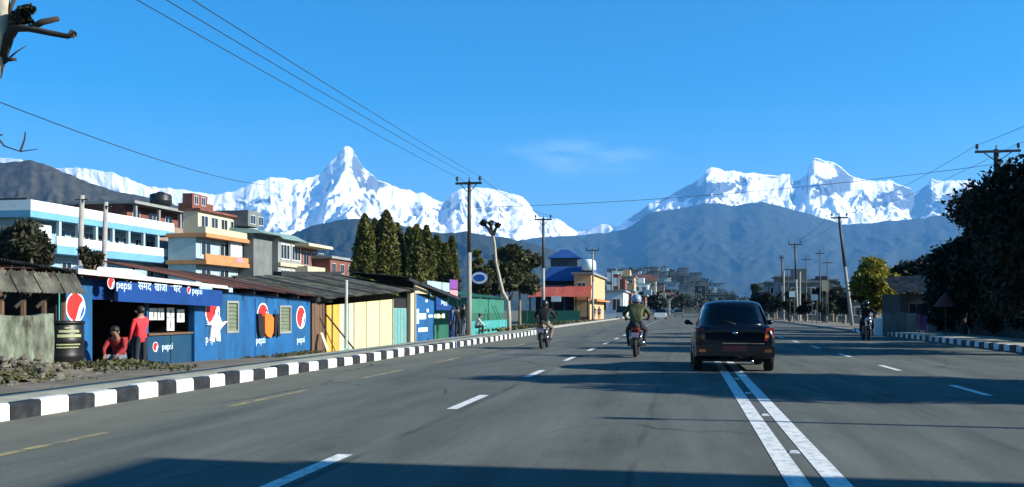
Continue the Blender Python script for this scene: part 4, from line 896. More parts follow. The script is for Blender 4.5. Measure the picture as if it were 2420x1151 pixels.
# ================================================================== trees on the left
def cypress(px, ytop, Z, w_px, label):
    base = P(px, HOR, Z); base.z = -0.42; H = CAMH + (HOR-ytop)/F_PX*Z - base.z; r = w_px/2/F_PX*Z
    t = thing('cypress_tree', label, 'tree', base, 'row of columnar trees behind the sheds')
    MB().tube([base, base+Vector((0,0,H*0.5)), base+Vector((0,0,H*0.95))], [0.22, 0.14, 0.03], 7).build('trunk', 'bark', t, True)
    n = 7500; u = RNG.random(n)**0.85; prof = np.where(u < 0.12, 0.5+u*4, (1-u**4.5)**0.7)*np.clip(1.0, 0, 1)
    ang = RNG.random(n)*2*np.pi; lob = 0.55 + 0.75*fbm(ang*1.9+px, u*9+px*0.1, 3, int(px)%50)
    rr_ = r*np.clip(prof, 0.05, 1)*lob*(0.55+0.5*RNG.random(n))
    V0 = np.stack([base.x+rr_*np.cos(ang), base.y+rr_*np.sin(ang), base.z+0.3+u*(H-0.3)], -1)
    V, F = leaves(V0, 0.22, up=0.1); raw_mesh('crown', V, F, 'leaf_cypress', t)
for i, (px, yt, Z, w_) in enumerate([(862,508,92,44),(886,518,96,38),(913,498,93,46),(938,528,95,36),(968,538,97,40),(984,532,94,36),(1008,534,98,32),(1032,556,100,32),(1052,576,100,28),(1068,558,103,26)]):
    cypress(px, yt, Z, w_*1.45, ['tall dark green columnar tree in the row behind the yellow shed','slim dark green columnar tree near the thin end of the row'][0 if i < 6 else 1])
def tree_px(name, label, px, ytop, Z, w_px, n, size, m, ybot=None, **k):
    base = P(px, HOR, Z); base.z = k.pop('z0', -0.42); H = CAMH+(HOR-ytop)/F_PX*Z - base.z
    th = (CAMH+(HOR-ybot)/F_PX*Z - base.z) if ybot else H*0.35
    return tree(name, label, base, H, max(th, 0.4), w_px/2/F_PX*Z, n, size, m, **k)
tree_px('broadleaf_tree', 'big olive green tree behind the bare twisted tree', 1228, 570, 98, 110, 7000, 0.30, 'leaf_olive', 690, ncl=26)
tree_px('broadleaf_tree', 'olive tree beside the restaurant roof', 1185, 605, 92, 90, 5000, 0.30, 'leaf_olive', 700, ncl=20)
tree_px('broadleaf_tree', 'low olive tree behind the green shed', 1135, 620, 90, 70, 4000, 0.30, 'leaf_olive', 700, ncl=16)
tree_px('slender_tree', 'slender yellow green tree behind the tall dark pole', 1128, 560, 105, 30, 2200, 0.26, 'leaf_cypress', 690, ncl=10, rz=2.6)
tree_px('garden_tree', 'dark scrubby tree before the light blue building', 70, 525, 48, 150, 6000, 0.17, 'leaf_shrub', 640, ncl=22)
tree_px('garden_tree', 'small dark tree at the corner of the light blue building', 5, 545, 50, 90, 2600, 0.17, 'leaf_shrub', 640, ncl=12)
tree_px('garden_tree', 'small leafy shrub between the pair of posts', 210, 575, 46, 60, 1800, 0.15, 'leaf_shrub', 640, ncl=10)
# twisted pollarded tree by the roadside
tz = 58.0
pt = thing('pollarded_tree', 'bare twisted pollarded tree with a knotted head by the roadside', 'tree', P(1203, 790, tz))
MB().tube([P(1203,792,tz),P(1203,750,tz),P(1201,712,tz),P(1188,690,tz),P(1180,655,tz),P(1172,620,tz),P(1169,580,tz),P(1165,555,tz)], [.14,.13,.12,.11,.10,.09,.085,.08], 9).build('trunk', 'bark_pale', pt, True)
for pts in [[P(1165,556,tz),P(1152,538,tz),P(1140,526,tz)],[P(1166,556,tz),P(1172,540,tz),P(1176,530,tz)],[P(1165,555,tz),P(1160,536,tz),P(1160,526,tz)],[P(1200,712,tz),P(1210,700,tz),P(1214,690,tz)]]: MB().tube(pts, [.11,.09,.07], 7).build('branch', 'bark_dark', pt, True)
V, F = leaves(blob_points([tuple(P(1142,526,tz)), tuple(P(1160,526,tz)), tuple(P(1176,532,tz))], [.25,.22,.2], 260), 0.10); raw_mesh('twig_cluster', V, F, 'leaf_dark', pt)

# ================================================================== buildings on the left behind the shops
def seg_box(p, name, X0, X1, pxa, pxb, ytop, ybot, m, Xref, at='a', lim=None):
    """box between photo columns pxa..pxb on the plane Xref, heights read at column pxa (or pxb)"""
    ya_, yb_ = YX(pxa, Xref), YX(pxb, Xref); pr = pxa if at == 'a' else pxb
    zt_, zb_ = ZX(pr, ytop, Xref), ZX(pr, ybot, Xref) if ybot else -0.42
    return MB().box((X0, ya_, zb_), (X1, yb_, zt_)).build(name, m, p)
# --- long light blue building
BX = -56.0
lbb = thing('apartment_block', 'long light blue and white building with open verandahs', 'building', (BX, YX(72,BX), -0.42))
y0b, y1b, y2b = YX(72,BX), YX(411,BX), YX(480,BX)
zA, zAm, zA0 = 10.95, 10.05, 9.45; zB, zBm, zB0 = 8.05, 7.2, 6.45
dep = 14.0
# end wall (facing the camera) and core set back behind the verandah
MB().box((BX-dep, y0b+1.0, -0.42), (BX-1.8, y2b, zB0)).build('lower_wall', 'wall_blue', lbb)
MB().box((BX-dep, y0b+1.0, zB0+0.003), (BX-2.2, y1b, zA0)).build('upper_wall', 'wall_blue', lbb)
MB().box((BX-dep, y0b, zA0+0.003), (BX, y1b, zAm-0.003)).build('roof_band_blue', 'band_blue', lbb)
MB().box((BX-dep+0.3, y0b+0.02, zAm), (BX+0.03, y1b, zA)).build('roof_parapet', 'band_white', lbb)
yb0 = YX(135,BX)
MB().box((BX-dep+1, yb0, zB0+0.006), (BX, y2b, zBm-0.003)).build('balcony_band_blue', 'band_blue', lbb)
MB().box((BX-0.25, yb0+0.02, zBm), (BX+0.03, y2b, zB)).build('balcony_parapet', 'band_white', lbb)
for k in range(8):
    y = yb0+0.4 + (y1b-yb0-0.8)*k/7; MB().box((BX-0.4, y, zBm+0.9), (BX-0.08, y+0.32, zA0)).build('pillar', 'pale_blue_wall', lbb)
MB().box((BX-3.0, YX(100,BX), zB0+0.2), (BX-0.5, YX(133,BX), zA0-0.5)).build('stair_wall', 'band_white', lbb)
for k in range(9):
    y = y0b+4.0 + (y1b-y0b-6)*k/8
    window_part(lbb, BX-2.198, y, y+1.5, zBm+0.4, zA0-0.45, proud=0.06, fw=0.09)
for k in range(8):
    y = y0b+3.0 + (y2b-y0b-5)*k/7; window_part(lbb, BX-1.798, y, y+1.5, 4.3, 5.9, proud=0.06, fw=0.09)
for k in range(3):
    x = BX-2.2-k*3.4; window_y(lbb, y0b+0.998, x-1.6, x, 7.0, 8.8, proud=0.06, fw=0.09)
MB().box((BX-6, y0b+0.05, zA+0.003), (BX-0.4, y0b+0.10, zA+0.18)).build('rail', 'steel_dark', lbb)
# ground-level white annexe with arched roof
an = thing('white_annexe', 'white annexe with low arched roof in front of the light blue building', 'building', OX(310, 700, -34))
ax0, ax1 = YX(268,-34), YX(470,-34)
MB().box((-38, ax0, -0.42), (-34, ax1, ZX(300,648,-34)-0.4)).build('wall', 'band_white', an)
k_ = 10; arc = [(-34.0-4.0*i/k_, ax0-0.2, ZX(300,648,-34)-0.4+0.9*math.sin(math.pi*i/k_)) for i in range(k_+1)]
MB().prism(arc, (0, (ax1-ax0)*0.45, 0)).build('arched_roof', 'band_white', an)
for k in range(5): window_part(an, -33.998, ax0+1+k*2.6, ax0+2.2+k*2.6, 0.6, 1.7)
# --- brick house with water tank
HX = -64.0
bh = thing('brick_house', 'unfinished red brick house with a flat roof and black water tank stand', 'house', (HX, YX(318,HX), -0.42))
ya_, yb_ = YX(318,HX), YX(545,HX)
zt_ = ZX(318, 474, HX)
MB().box((HX-9, ya_, -0.42), (HX, yb_, zt_-3.4)).build('lower_wall', 'brick_tan', bh)
MB().box((HX-9, ya_+0.5, zt_-3.397), (HX-1.6, yb_-5, zt_-0.35)).build('upper_wall', 'brick_red', bh)
MB().box((HX-9.4, ya_-0.4, zt_-0.347), (HX+0.3, yb_-4.6, zt_)).build('roof_slab', 'cement', bh)
MB().box((HX-0.2, ya_+0.1, zt_-3.394), (HX, yb_-0.1, zt_-2.4)).build('terrace_parapet', 'brick_tan', bh)
for k in range(5): window_part(bh, HX-1.598, ya_+2+k*3.6, ya_+3.6+k*3.6, zt_-2.5, zt_-0.9, proud=0.06, fw=0.09)
for k in range(5): MB().box((HX-0.5, ya_+0.5+k*5.0, zt_-2.395), (HX-0.15, ya_+0.85+k*5.0, zt_-0.35)).build('pillar', 'cement', bh)
for k in range(3): window_part(bh, HX+0.002, ya_+4+k*6, ya_+5.8+k*6, 5.2, 6.8, proud=0.06, fw=0.09)
MB().box((HX-5, yb_-5.5, zt_+0.003), (HX-1.5, yb_-2.2, zt_+1.9)).build('stair_tower', 'brick_red', bh)
hx2 = [(HX-1.4, yb_-6, zt_-1.0),(HX+0.4, yb_-6, zt_-1.0),(HX+0.4, yb_-2, zt_-1.2),(HX-1.4, yb_-2, zt_-1.2),(HX-1.4, yb_-6, zt_-0.8),(HX+0.4, yb_-6, zt_-0.95),(HX+0.4, yb_-2, zt_+0.9),(HX-1.4, yb_-2, zt_+1.1)]
MB().hexa(hx2).build('sloping_roof', 'rust', bh)
tk = OX(380, 470, HX-3); tank = thing('water_tank', 'black plastic water tank on the roof of the brick house', 'tank', (HX-3, tk.y, zt_+0.72))
tr_ = 50/2/F_PX*tk.dot(CF)
MB().lathe([(tr_*0.9,0),(tr_,0.08),(tr_,0.5),(tr_*1.02,0.55),(tr_,0.6),(tr_,1.2),(tr_*0.9,1.38),(tr_*0.4,1.55),(tr_*0.35,1.62)], (HX-3, tk.y, zt_+0.72), 20).build('shell', 'tank_black', tank, True)
MB().lathe([(tr_*0.3,1.6),(tr_*0.3,1.7)], (HX-3, tk.y, zt_+0.72), 12).build('cap', 'tank_black', tank)
sd = thing('tank_stand', 'steel stand under the black water tank', 'stand', (HX-3, tk.y, zt_))
for sx_ in (-1,1):
    for s2 in (-1,1): MB().tube([(HX-3+sx_*0.7, tk.y+s2*0.7, zt_), (HX-3+sx_*0.7, tk.y+s2*0.7, zt_+0.64)], 0.06, 6).build('leg', 'steel_dark', sd)
MB().box((HX-3.9, tk.y-0.9, zt_+0.641), (HX-2.1, tk.y+0.9, zt_+0.715)).build('platform', 'steel_dark', sd)
# --- peach house with orange slabs
PX_ = -51.0
ph = thing('peach_house', 'narrow house with orange balcony slabs and pale blue walls', 'house', (PX_, YX(487,PX_), -0.42))
pa, pb = YX(487,PX_), YX(608,PX_)
s1, s2, s3 = ZX(500,545,PX_), ZX(500,606,PX_), ZX(500, 660, PX_)
MB().box((PX_-4.5, pa, -0.42), (PX_-1.2, pb, s2-0.9)).build('ground_floor_wall', 'pale_blue_wall', ph)
MB().box((PX_-4.5, pa, s2-0.897), (PX_-1.2, pb, s1-0.8)).build('first_floor_wall', 'pale_blue_wall', ph)
MB().box((PX_-4.2, pa+2.6, s1-0.797), (PX_-2.4, pb-0.5, s1+2.4)).build('top_floor_wall', 'cream', ph)
MB().box((PX_-4.6, pa-0.3, s1-0.796), (PX_+0.2, pb+0.6, s1-0.35)).build('upper_slab', 'orange_slab', ph)
MB().box((PX_-1.6, pa-0.2, s1-0.347), (PX_+0.05, pb+0.4, s1+0.35)).build('terrace_parapet', 'cream', ph)
MB().box((PX_-4.6, pa-0.3, s2-0.896), (PX_+0.2, pb+0.6, s2-0.45)).build('middle_slab', 'orange_slab', ph)
MB().box((PX_-0.15, pa-0.2, s2-0.447), (PX_+0.05, pb+0.4, s2+0.25)).build('balcony_parapet', 'orange_slab', ph)
MB().box((PX_-4.6, pa+2.2, s1+2.403), (PX_-1.9, pb, s1+2.65)).build('roof_slab', 'brick_red', ph)
MB().box((PX_-4.4, pa+2.8, s1+2.653), (PX_-3.2, pa+6.2, s1+4.4)).build('stair_tower', 'brick_red', ph)
for y_ in (pa+3.2, pa+4.8): window_part(ph, PX_-3.198, y_, y_+0.9, s1+3.2, s1+4.2)
for k in range(4): window_part(ph, PX_-2.398, pa+3.2+k*2.3, pa+4.8+k*2.3, s1+0.5, s1+2.0, proud=0.07, fw=0.1)
for k in range(3): window_part(ph, PX_-1.198, pa+1.0+k*4.2, pa+3.2+k*4.2, s2+0.1, s1-1.0, proud=0.07, fw=0.12)
for k in range(3): window_part(ph, PX_-1.198, pa+1.0+k*4.2, pa+3.2+k*4.2, s2-3.2, s2-1.2, proud=0.07, fw=0.12)
MB().box((PX_-0.9, pa+6.8, s2-0.446), (PX_-0.6, pa+9.6, s1-0.85)).build('wall_fin', 'band_white', ph)
cl = thing('draped_cloth', 'pink cloth hung over the orange balcony parapet', 'cloth', (PX_+0.1, pa+7.2, s2-0.2))
MB().hexa([(PX_+0.055,pa+6.6,s2-0.4),(PX_+0.12,pa+6.6,s2-0.4),(PX_+0.12,pa+8.6,s2-0.35),(PX_+0.055,pa+8.6,s2-0.35),(PX_+0.055,pa+7.0,s2+0.3),(PX_+0.10,pa+7.0,s2+0.3),(PX_+0.10,pa+8.2,s2+0.32),(PX_+0.055,pa+8.2,s2+0.32)]).build('cloth', 'pink', cl)
# --- grey house with green roofs
GX = -49.5
gh = thing('grey_house', 'bare grey plastered house with white framed bay windows and green tin roof', 'house', (GX, YX(612,GX), -0.42))
ga, gb = YX(614,GX), YX(712,GX)
g1_, g2_ = ZX(660, 565, GX), ZX(660, 640, GX)
gm = YX(657,GX)
MB().box((GX-9, ga, -0.42), (GX-0.8, gm, g1_+0.3)).build('end_block', 'grey_wall', gh)
MB().box((GX-9, gm+0.003, -0.42), (GX, gb, g1_)).build('front_block', 'cement', gh)
for z_, z2 in ((g1_-2.5, g1_-0.5), (g1_-5.6, g1_-3.7)):
    for k in range(2): window_part(gh, GX+0.002, gm+0.6+k*3.4, gm+3.4+k*3.4, z_, z2, proud=0.09, fw=0.14, mull=2)
MB().box((GX-0.01, gm, g1_-3.35), (GX+0.35, gb, g1_-2.9)).build('sill_band', 'cream', gh)
MB().hexa([(GX-9,ga-0.4,g1_+0.303),(GX+0.6,ga-0.4,g1_+0.303),(GX+0.6,gm,g1_+0.303),(GX-9,gm,g1_+0.303),(GX-7,ga,g1_+1.3),(GX-0.6,ga,g1_+0.8),(GX-0.6,gm,g1_+0.8),(GX-7,gm,g1_+1.3)]).build('roof', 'green_roof', gh)
MB().hexa([(GX-9,gm+0.01,g1_+0.003),(GX+0.8,gm+0.01,g1_+0.003),(GX+0.8,gb+0.8,g1_+0.003),(GX-9,gb+0.8,g1_+0.003),(GX-7,gm+0.01,g1_+1.3),(GX-0.8,gm+0.01,g1_+0.9),(GX-0.8,gb,g1_+0.9),(GX-7,gb,g1_+1.3)]).build('roof', 'green_roof', gh)
MB().box((GX-7, ga+1, g1_+1.303), (GX-2, gm-0.5, g1_+3.2)).build('attic', 'grey_wall', gh)
for k in range(2): window_part(gh, GX-1.998, ga+1.6+k*2.2, ga+3.0+k*2.2, g1_+1.6, g1_+2.7)
# --- low house with cream balcony
CX_ = -48.0
ch = thing('balcony_house', 'low house with a cream balcony slab and dark rooms next to the grey house', 'house', (CX_, YX(722,CX_), -0.42))
ca, cb = YX(722,CX_), YX(775,CX_)
c1_ = ZX(722, 572, CX_)
MB().box((CX_-8, ca, -0.42), (CX_-1.6, cb, c1_-0.5)).build('wall', 'brick_red', ch)
MB().hexa([(CX_-8.2,ca-0.2,c1_-0.497),(CX_+0.6,ca-0.2,c1_-0.497),(CX_+0.6,cb+0.5,c1_-0.497),(CX_-8.2,cb+0.5,c1_-0.497),(CX_-8.2,ca-0.2,c1_+0.3),(CX_+0.5,ca-0.2,c1_-0.1),(CX_+0.5,cb+0.5,c1_-0.1),(CX_-8.2,cb+0.5,c1_+0.3)]).build('roof', 'cream', ch)
MB().box((CX_-1.597, ca, c1_-3.9), (CX_+0.3, cb+0.3, c1_-3.1)).build('balcony_slab', 'cream', ch)
for k in range(4): window_part(ch, CX_-1.598, ca+0.5+k*2.6, ca+2.3+k*2.6, c1_-2.8, c1_-0.9)
for k in range(4): window_part(ch, CX_-1.598, ca+0.5+k*2.6, ca+2.3+k*2.6, c1_-6.0, c1_-4.4)
sm = thing('brick_hut', 'small red and dark brick house beside the columnar trees', 'house', (-47, YX(780,-47), -0.42))
MB().box((-52, YX(780,-47), -0.42), (-47, YX(842,-47), ZX(790,612,-47))).build('wall', 'brick_red', sm)
MB().box((-52.3, YX(778,-47), ZX(790,612,-47)+0.003), (-46.6, YX(845,-47), ZX(790,606,-47))).build('roof_slab', 'cement', sm)
for k in range(4): window_part(sm, -46.998, YX(784,-47)+k*3.2, YX(784,-47)+1.5+k*3.2, ZX(790,645,-47), ZX(790,622,-47))

# ================================================================== green shed, teal wall, restaurant, peach shophouse
GSX = -15.0
gs = thing('green_shed', 'dark green sheet metal shed beyond the utility pole', 'shed', (GSX, YX(1113,GSX), -0.42))
n_ = 5; a0, a1 = YX(1113,GSX), YX(1190,GSX)
for k in range(n_):
    ya_, yb_ = a0+(a1-a0)*k/n_, a0+(a1-a0)*(k+1)/n_
    MB().corrugated((GSX, ya_, -0.4), (0, yb_-ya_, 0), (0,0,1.45), 8, 0.02).build('wall_sheet', 'green_sheet', gs)
    MB().corrugated((GSX+0.02, ya_, 1.08), (0, yb_-ya_, 0), (0,0,1.15), 8, 0.02).build('wall_sheet', 'green_sheet_light', gs)
MB().box((GSX-5, a0, -0.4), (GSX-0.1, a0+0.08, 2.2)).build('end_wall', 'green_sheet', gs)
roof_sheets(gs, (GSX+0.3, a0-0.2, 2.25), (0, a1-a0+0.4, 0), (-5.5, 0, 0.8), 6, 'green_sheet', 5)
for a, b_ in (((1163,722),(1176,752)), ((1170,722),(1190,765))): MB().tube([OX(a[0],a[1],GSX+0.5), OX(b_[0],b_[1],GSX+1.2)], 0.05, 6).build('brace', 'green_pipe', gs)
TX = -12.6
tw = thing('teal_wall', 'low teal and light blue painted wall behind the seated people', 'wall', (TX, YX(1112,TX), -0.3))
for k in range(6):
    ya_, yb_ = YX(1112,TX)+(YX(1208,TX)-YX(1112,TX))*k/6, YX(1112,TX)+(YX(1208,TX)-YX(1112,TX))*(k+1)/6
    MB().box((TX-0.15, ya_+0.01, -0.4), (TX+random.uniform(-.01,.01), yb_-0.01, 0.62)).build('wall_panel', 'teal_wall', tw)
# restaurant
RX = -19.0
rs_ = thing('restaurant', 'long low restaurant with red tin roof and dark open front', 'restaurant', (RX, YX(1252,RX), -0.42))
ra, rb = YX(1246,RX), YX(1392,RX)
rz0, rz1 = ZX(1260,703,RX), ZX(1260,672,RX)
Yf = ra                                                # front faces the camera side
xw = OY(1392,700,Yf+2).x
rx0, rx1 = OY(1248,700,Yf).x, OY(1392,700,Yf).x
nsh = 9
roof_sheets(rs_, (rx0, Yf, rz0), (rx1-rx0, 0, 0), (0.0, 4.0, 1.5), nsh, 'red_roof', 6)
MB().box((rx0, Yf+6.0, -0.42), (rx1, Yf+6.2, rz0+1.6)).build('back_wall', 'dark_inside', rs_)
for k in range(6): x = rx0+0.2+(rx1-rx0-0.4)*k/5; MB().box((x-0.08, Yf+0.15, -0.42), (x+0.08, Yf+0.31, rz0)).build('post', 'steel_dark', rs_)
a, b_ = OY(1303,700,Yf), OY(1326,713,Yf); MB().box((a.x, Yf-0.06, b_.z), (b_.x, Yf, a.z)).build('signboard', 'paper', rs_)
MB().box((rx0, Yf+0.4, -0.42), (rx1, Yf+0.5, 0.5)).build('front_wall', 'brick_red', rs_)
# green hoarding fence in front of it
gf = thing('green_fence', 'green sheet fence before the restaurant', 'fence', (OY(1300,750,Yf-3).x, Yf-3, -0.2))
fx0, fx1 = OY(1228,750,Yf-3).x, OY(1372,750,Yf-3).x
for k in range(8): x = fx0+(fx1-fx0)*k/8; MB().box((x+0.02, Yf-3.04, -0.3), (x+(fx1-fx0)/8-0.02, Yf-3+random.uniform(0,.02), 1.25)).build('fence_panel', 'green_sheet_light' if k > 2 else 'green_sheet', gf)
# blue tarp building behind
Yb = Yf+14
bt_ = thing('blue_roof_house', 'tall dark house under a bright blue sheet roof behind the restaurant', 'house', (OY(1340,700,Yb).x, Yb, -0.42))
bx0, bx1 = OY(1286,660,Yb).x, OY(1398,660,Yb).x; bz = OY(1340,664,Yb).z
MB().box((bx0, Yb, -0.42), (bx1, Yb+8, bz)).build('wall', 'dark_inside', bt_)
MB().hexa([(bx0-0.6,Yb-0.5,bz+0.003),(bx1+0.3,Yb-0.5,bz+0.003),(bx1+0.3,Yb+8,bz+0.003),(bx0-0.6,Yb+8,bz+0.003),(bx0+0.6,Yb+0.3,bz+1.9),(bx1,Yb+0.3,bz+1.9),(bx1,Yb+7,bz+2.6),(bx0+0.6,Yb+7,bz+2.6)]).build('roof', 'blue_tarp', bt_)
MB().box((bx0+0.6, Yb+2, bz+1.5), (bx0+4.4, Yb+5, bz+3.3)).build('attic', 'pole_dark', bt_)
MB().hexa([(bx0+0.1,Yb+1.7,bz+3.303),(bx0+4.9,Yb+1.7,bz+3.303),(bx0+4.9,Yb+5.3,bz+3.303),(bx0+0.1,Yb+5.3,bz+3.303),(bx0+2.0,Yb+2.6,bz+4.5),(bx0+3.0,Yb+2.6,bz+4.5),(bx0+3.0,Yb+4.4,bz+4.5),(bx0+2.0,Yb+4.4,bz+4.5)]).build('attic_roof', 'blue_tarp', bt_)
for k in range(3): window_y(bt_, Yb-0.002, bx0+0.8+k*2.1, bx0+2.2+k*2.1, bz-2.4, bz-0.7)
# peach shophouse with its lit side to the road
OXx = -11.6
oh = thing('shophouse', 'peach two storey shophouse at the roadside with a dark ledge', 'house', (OXx, YX(1392,OXx), -0.1))
oa, ob = YX(1394,OXx), YX(1427,OXx); oz = ZX(1394,648,OXx); om = ZX(1394,705,OXx)
MB().box((OXx-2.0, oa, -0.3), (OXx, ob, om)).build('ground_floor', 'peach', oh)
MB().box((OXx-2.0, oa, om+0.003), (OXx+0.15, ob, oz)).build('upper_floor', 'peach', oh)
MB().box((OXx, oa, om-0.35), (OXx+0.9, ob, om-0.15)).build('ledge', 'orange_slab', oh)
MB().box((OXx-2.3, oa-0.4, oz+0.003), (OXx+0.5, ob+0.4, oz+0.25)).build('roof_slab', 'cement', oh)
window_y(oh, oa-0.002, OXx-1.6, OXx-0.5, om+0.8, om+2.0)
MB().box((OXx-1.9, oa-1.2, om-0.3), (OXx-0.1, oa-0.005, om-0.1)).build('awning', 'orange_slab', oh)
tk2 = thing('roof_tank', 'white water tank on the roof of the peach shophouse', 'tank', (OXx-1.2, (oa+ob)/2, oz+0.25))
MB().lathe([(0.8,0),(1.0,0.1),(1.0,1.1),(0.8,1.4),(0.4,1.55)], (OXx-1.2, (oa+ob)/2, oz+0.9), 16).build('shell', 'band_white', tk2, True)
for s in (-1,1): MB().box((OXx-1.2+s*0.6-0.08, (oa+ob)/2-0.7, oz+0.251), (OXx-1.2+s*0.6+0.08, (oa+ob)/2+0.7, oz+0.899)).build('stand_leg', 'steel_dark', tk2)

# ================================================================== RIGHT SIDE
RWX = 13.3
rw = thing('boundary_wall', 'dark low boundary wall under the big dark tree', 'wall', (RWX, 40, 0.1))
wy0, wy1 = 27.0, YX(2196, RWX)
for k in range(10):
    a, b_ = wy0+(wy1-wy0)*k/10, wy0+(wy1-wy0)*(k+1)/10
    MB().box((RWX, a+0.01, -0.1), (RWX+0.2, b_-0.01, 0.82+random.uniform(-.01,.01))).build('wall_panel', 'shade_dark_wall', rw)
MB().box((RWX-0.04, wy0, 0.84), (RWX+0.24, wy1, 0.92)).build('coping', 'shade_dark_wall', rw)
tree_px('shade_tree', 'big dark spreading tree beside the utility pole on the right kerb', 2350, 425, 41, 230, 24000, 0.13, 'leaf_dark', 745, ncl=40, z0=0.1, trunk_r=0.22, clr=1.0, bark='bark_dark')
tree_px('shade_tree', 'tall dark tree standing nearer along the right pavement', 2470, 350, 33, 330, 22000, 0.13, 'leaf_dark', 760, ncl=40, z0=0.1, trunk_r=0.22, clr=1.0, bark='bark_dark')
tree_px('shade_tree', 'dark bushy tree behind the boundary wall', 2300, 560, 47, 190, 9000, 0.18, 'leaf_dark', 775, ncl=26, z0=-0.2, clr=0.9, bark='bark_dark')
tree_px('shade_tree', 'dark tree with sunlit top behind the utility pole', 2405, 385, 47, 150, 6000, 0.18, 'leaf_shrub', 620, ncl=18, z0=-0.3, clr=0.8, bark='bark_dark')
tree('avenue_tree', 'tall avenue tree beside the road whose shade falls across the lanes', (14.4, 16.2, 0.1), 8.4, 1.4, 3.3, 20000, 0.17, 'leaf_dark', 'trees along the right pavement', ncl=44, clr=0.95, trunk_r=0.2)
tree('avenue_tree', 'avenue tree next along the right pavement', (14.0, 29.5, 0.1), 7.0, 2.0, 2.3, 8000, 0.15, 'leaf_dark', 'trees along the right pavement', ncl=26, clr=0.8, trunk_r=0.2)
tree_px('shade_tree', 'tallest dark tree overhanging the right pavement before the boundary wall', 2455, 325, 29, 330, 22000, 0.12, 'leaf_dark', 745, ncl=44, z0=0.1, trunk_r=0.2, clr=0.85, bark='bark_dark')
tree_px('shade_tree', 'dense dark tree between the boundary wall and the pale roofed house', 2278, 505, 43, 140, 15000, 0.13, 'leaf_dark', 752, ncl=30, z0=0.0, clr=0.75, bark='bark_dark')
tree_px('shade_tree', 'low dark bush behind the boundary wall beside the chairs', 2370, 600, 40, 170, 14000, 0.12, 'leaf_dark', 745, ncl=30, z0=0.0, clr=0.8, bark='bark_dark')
for i, (px, yt, Z, wpx) in enumerate([(2232,712,47,90),(2300,690,44,110),(2372,700,40,120),(2430,690,36,130)]):
    tree_px('hedge_shrub', ['low dark shrub by the garden wall beside the sun umbrella','dark shrub filling the gap behind the plastic chairs','broad dark shrub over the boundary wall','dense dark shrub at the near end of the boundary wall'][i], px, yt, Z, wpx, 5200, 0.11, 'leaf_dark', 768, group='shrubs behind the boundary wall', ncl=16, z0=0.0, clr=0.5, trunk_r=0.07, cat='shrub', bark='bark_dark')
# roadside house beyond the right edge, its shade falls over the lanes
hx = thing('roadside_house', 'two storey plastered house close beside the right pavement', 'house', (13.0, 2, 0.1))
MB().box((13.0, -7, -0.3), (21, 6.55, 6.9)).build('wall', 'cement', hx)
MB().box((12.6, -7.3, 6.903), (21.3, 6.75, 7.1)).build('roof_slab', 'cement', hx)
MB().box((12.75, -7.1, 7.103), (12.9, 6.6, 7.75)).build('parapet', 'cream', hx)
for k in range(4):
    for z in (1.0, 4.2): window_part(hx, 12.998, -6.0+k*3.2, -4.4+k*3.2, z, z+1.5, nrm=-1)
lp = thing('lamp_post', 'thin street lamp post beside the right pavement', 'lamp post', (13.0, 10.6, 0.1))
MB().tube([(13,10.6,0.1),(13,10.6,5.2),(12.6,10.6,5.45),(11.9,10.6,5.5)], [0.07,0.055,0.045,0.04], 8).build('post', 'pole_dark', lp, True)
MB().box((11.45,10.5,5.44),(11.95,10.7,5.54)).build('lamp_head', 'pole_dark', lp)
# yellow green tree, house with pale roof, white walls
tree_px('roadside_tree', 'sunlit yellow green tree by the leaning pole', 2068, 614, 58, 122, 9000, 0.16, 'leaf_yellow', 728, ncl=30, z0=0.0, clr=0.60)
tree_px('roadside_tree', 'dark tree crown close behind the yellow green tree', 2046, 640, 60, 70, 2600, 0.18, 'leaf_dark', 735, ncl=12, z0=0.0, clr=0.6)
tree_px('roadside_tree', 'dark round tree behind the pale roofed house', 2165, 606, 66, 130, 4500, 0.22, 'leaf_dark', 690, ncl=16, z0=-0.2, clr=0.9)
Yh = 55.0
ph2 = thing('pale_roof_house', 'small house with a pale sheet roof behind the right pavement', 'house', (OY(2175,740,Yh).x, Yh, -0.1))
h0, h1 = OY(2128,690,Yh), OY(2225,690,Yh)
MB().box((h0.x, Yh, -0.3), (h1.x, Yh+5, h0.z-0.1)).build('wall', 'shade_dark_wall', ph2)
roof_sheets(ph2, (h0.x-0.3, Yh-0.6, h0.z-0.1), (h1.x-h0.x+0.6, 0, 0.25), (0, 3.6, 0.95), 5, 'tin_grey', 6)
window_y(ph2, Yh-0.002, h0.x+0.4, h0.x+1.3, 0.9, 1.7, frame='shade_dark_wall'); MB().box((h0.x+1.9, Yh-0.05, -0.1), (h0.x+2.7, Yh-0.003, 1.6)).build('door', 'dark_inside', ph2)
ww = thing('white_wall', 'broken grey and white garden wall before the pale roofed house', 'wall', OY(2120,770,50))
for (x0,x1,yt,yb_,m) in [(2068,2086,752,778,'band_white'),(2087,2105,738,782,'grey_wall'),(2106,2122,742,784,'grey_wall'),(2123,2140,738,786,'grey_wall'),(2141,2166,740,770,'cement'),(2192,2215,728,772,'cement')]:
    a, b_ = OY(x0, yt, 50), OY(x1, yb_, 50); MB().box((a.x, 50, -0.2), (b_.x, 50.15+random.uniform(0,.1), a.z)).build('wall_panel', m, ww)
um = OY(2235, 770, 44); ub = thing('sun_umbrella', 'folded dull red sun umbrella behind the boundary wall', 'umbrella', (um.x, 44, 0.0))
MB().tube([(um.x,44,0),(um.x,44,2.1)], 0.03, 6).build('pole', 'steel_dark', ub)
MB().lathe([(0.55,1.45),(0.42,1.6),(0.2,1.9),(0.03,2.1)], (um.x,44,0), 10).build('canopy', 'dull_red', ub)
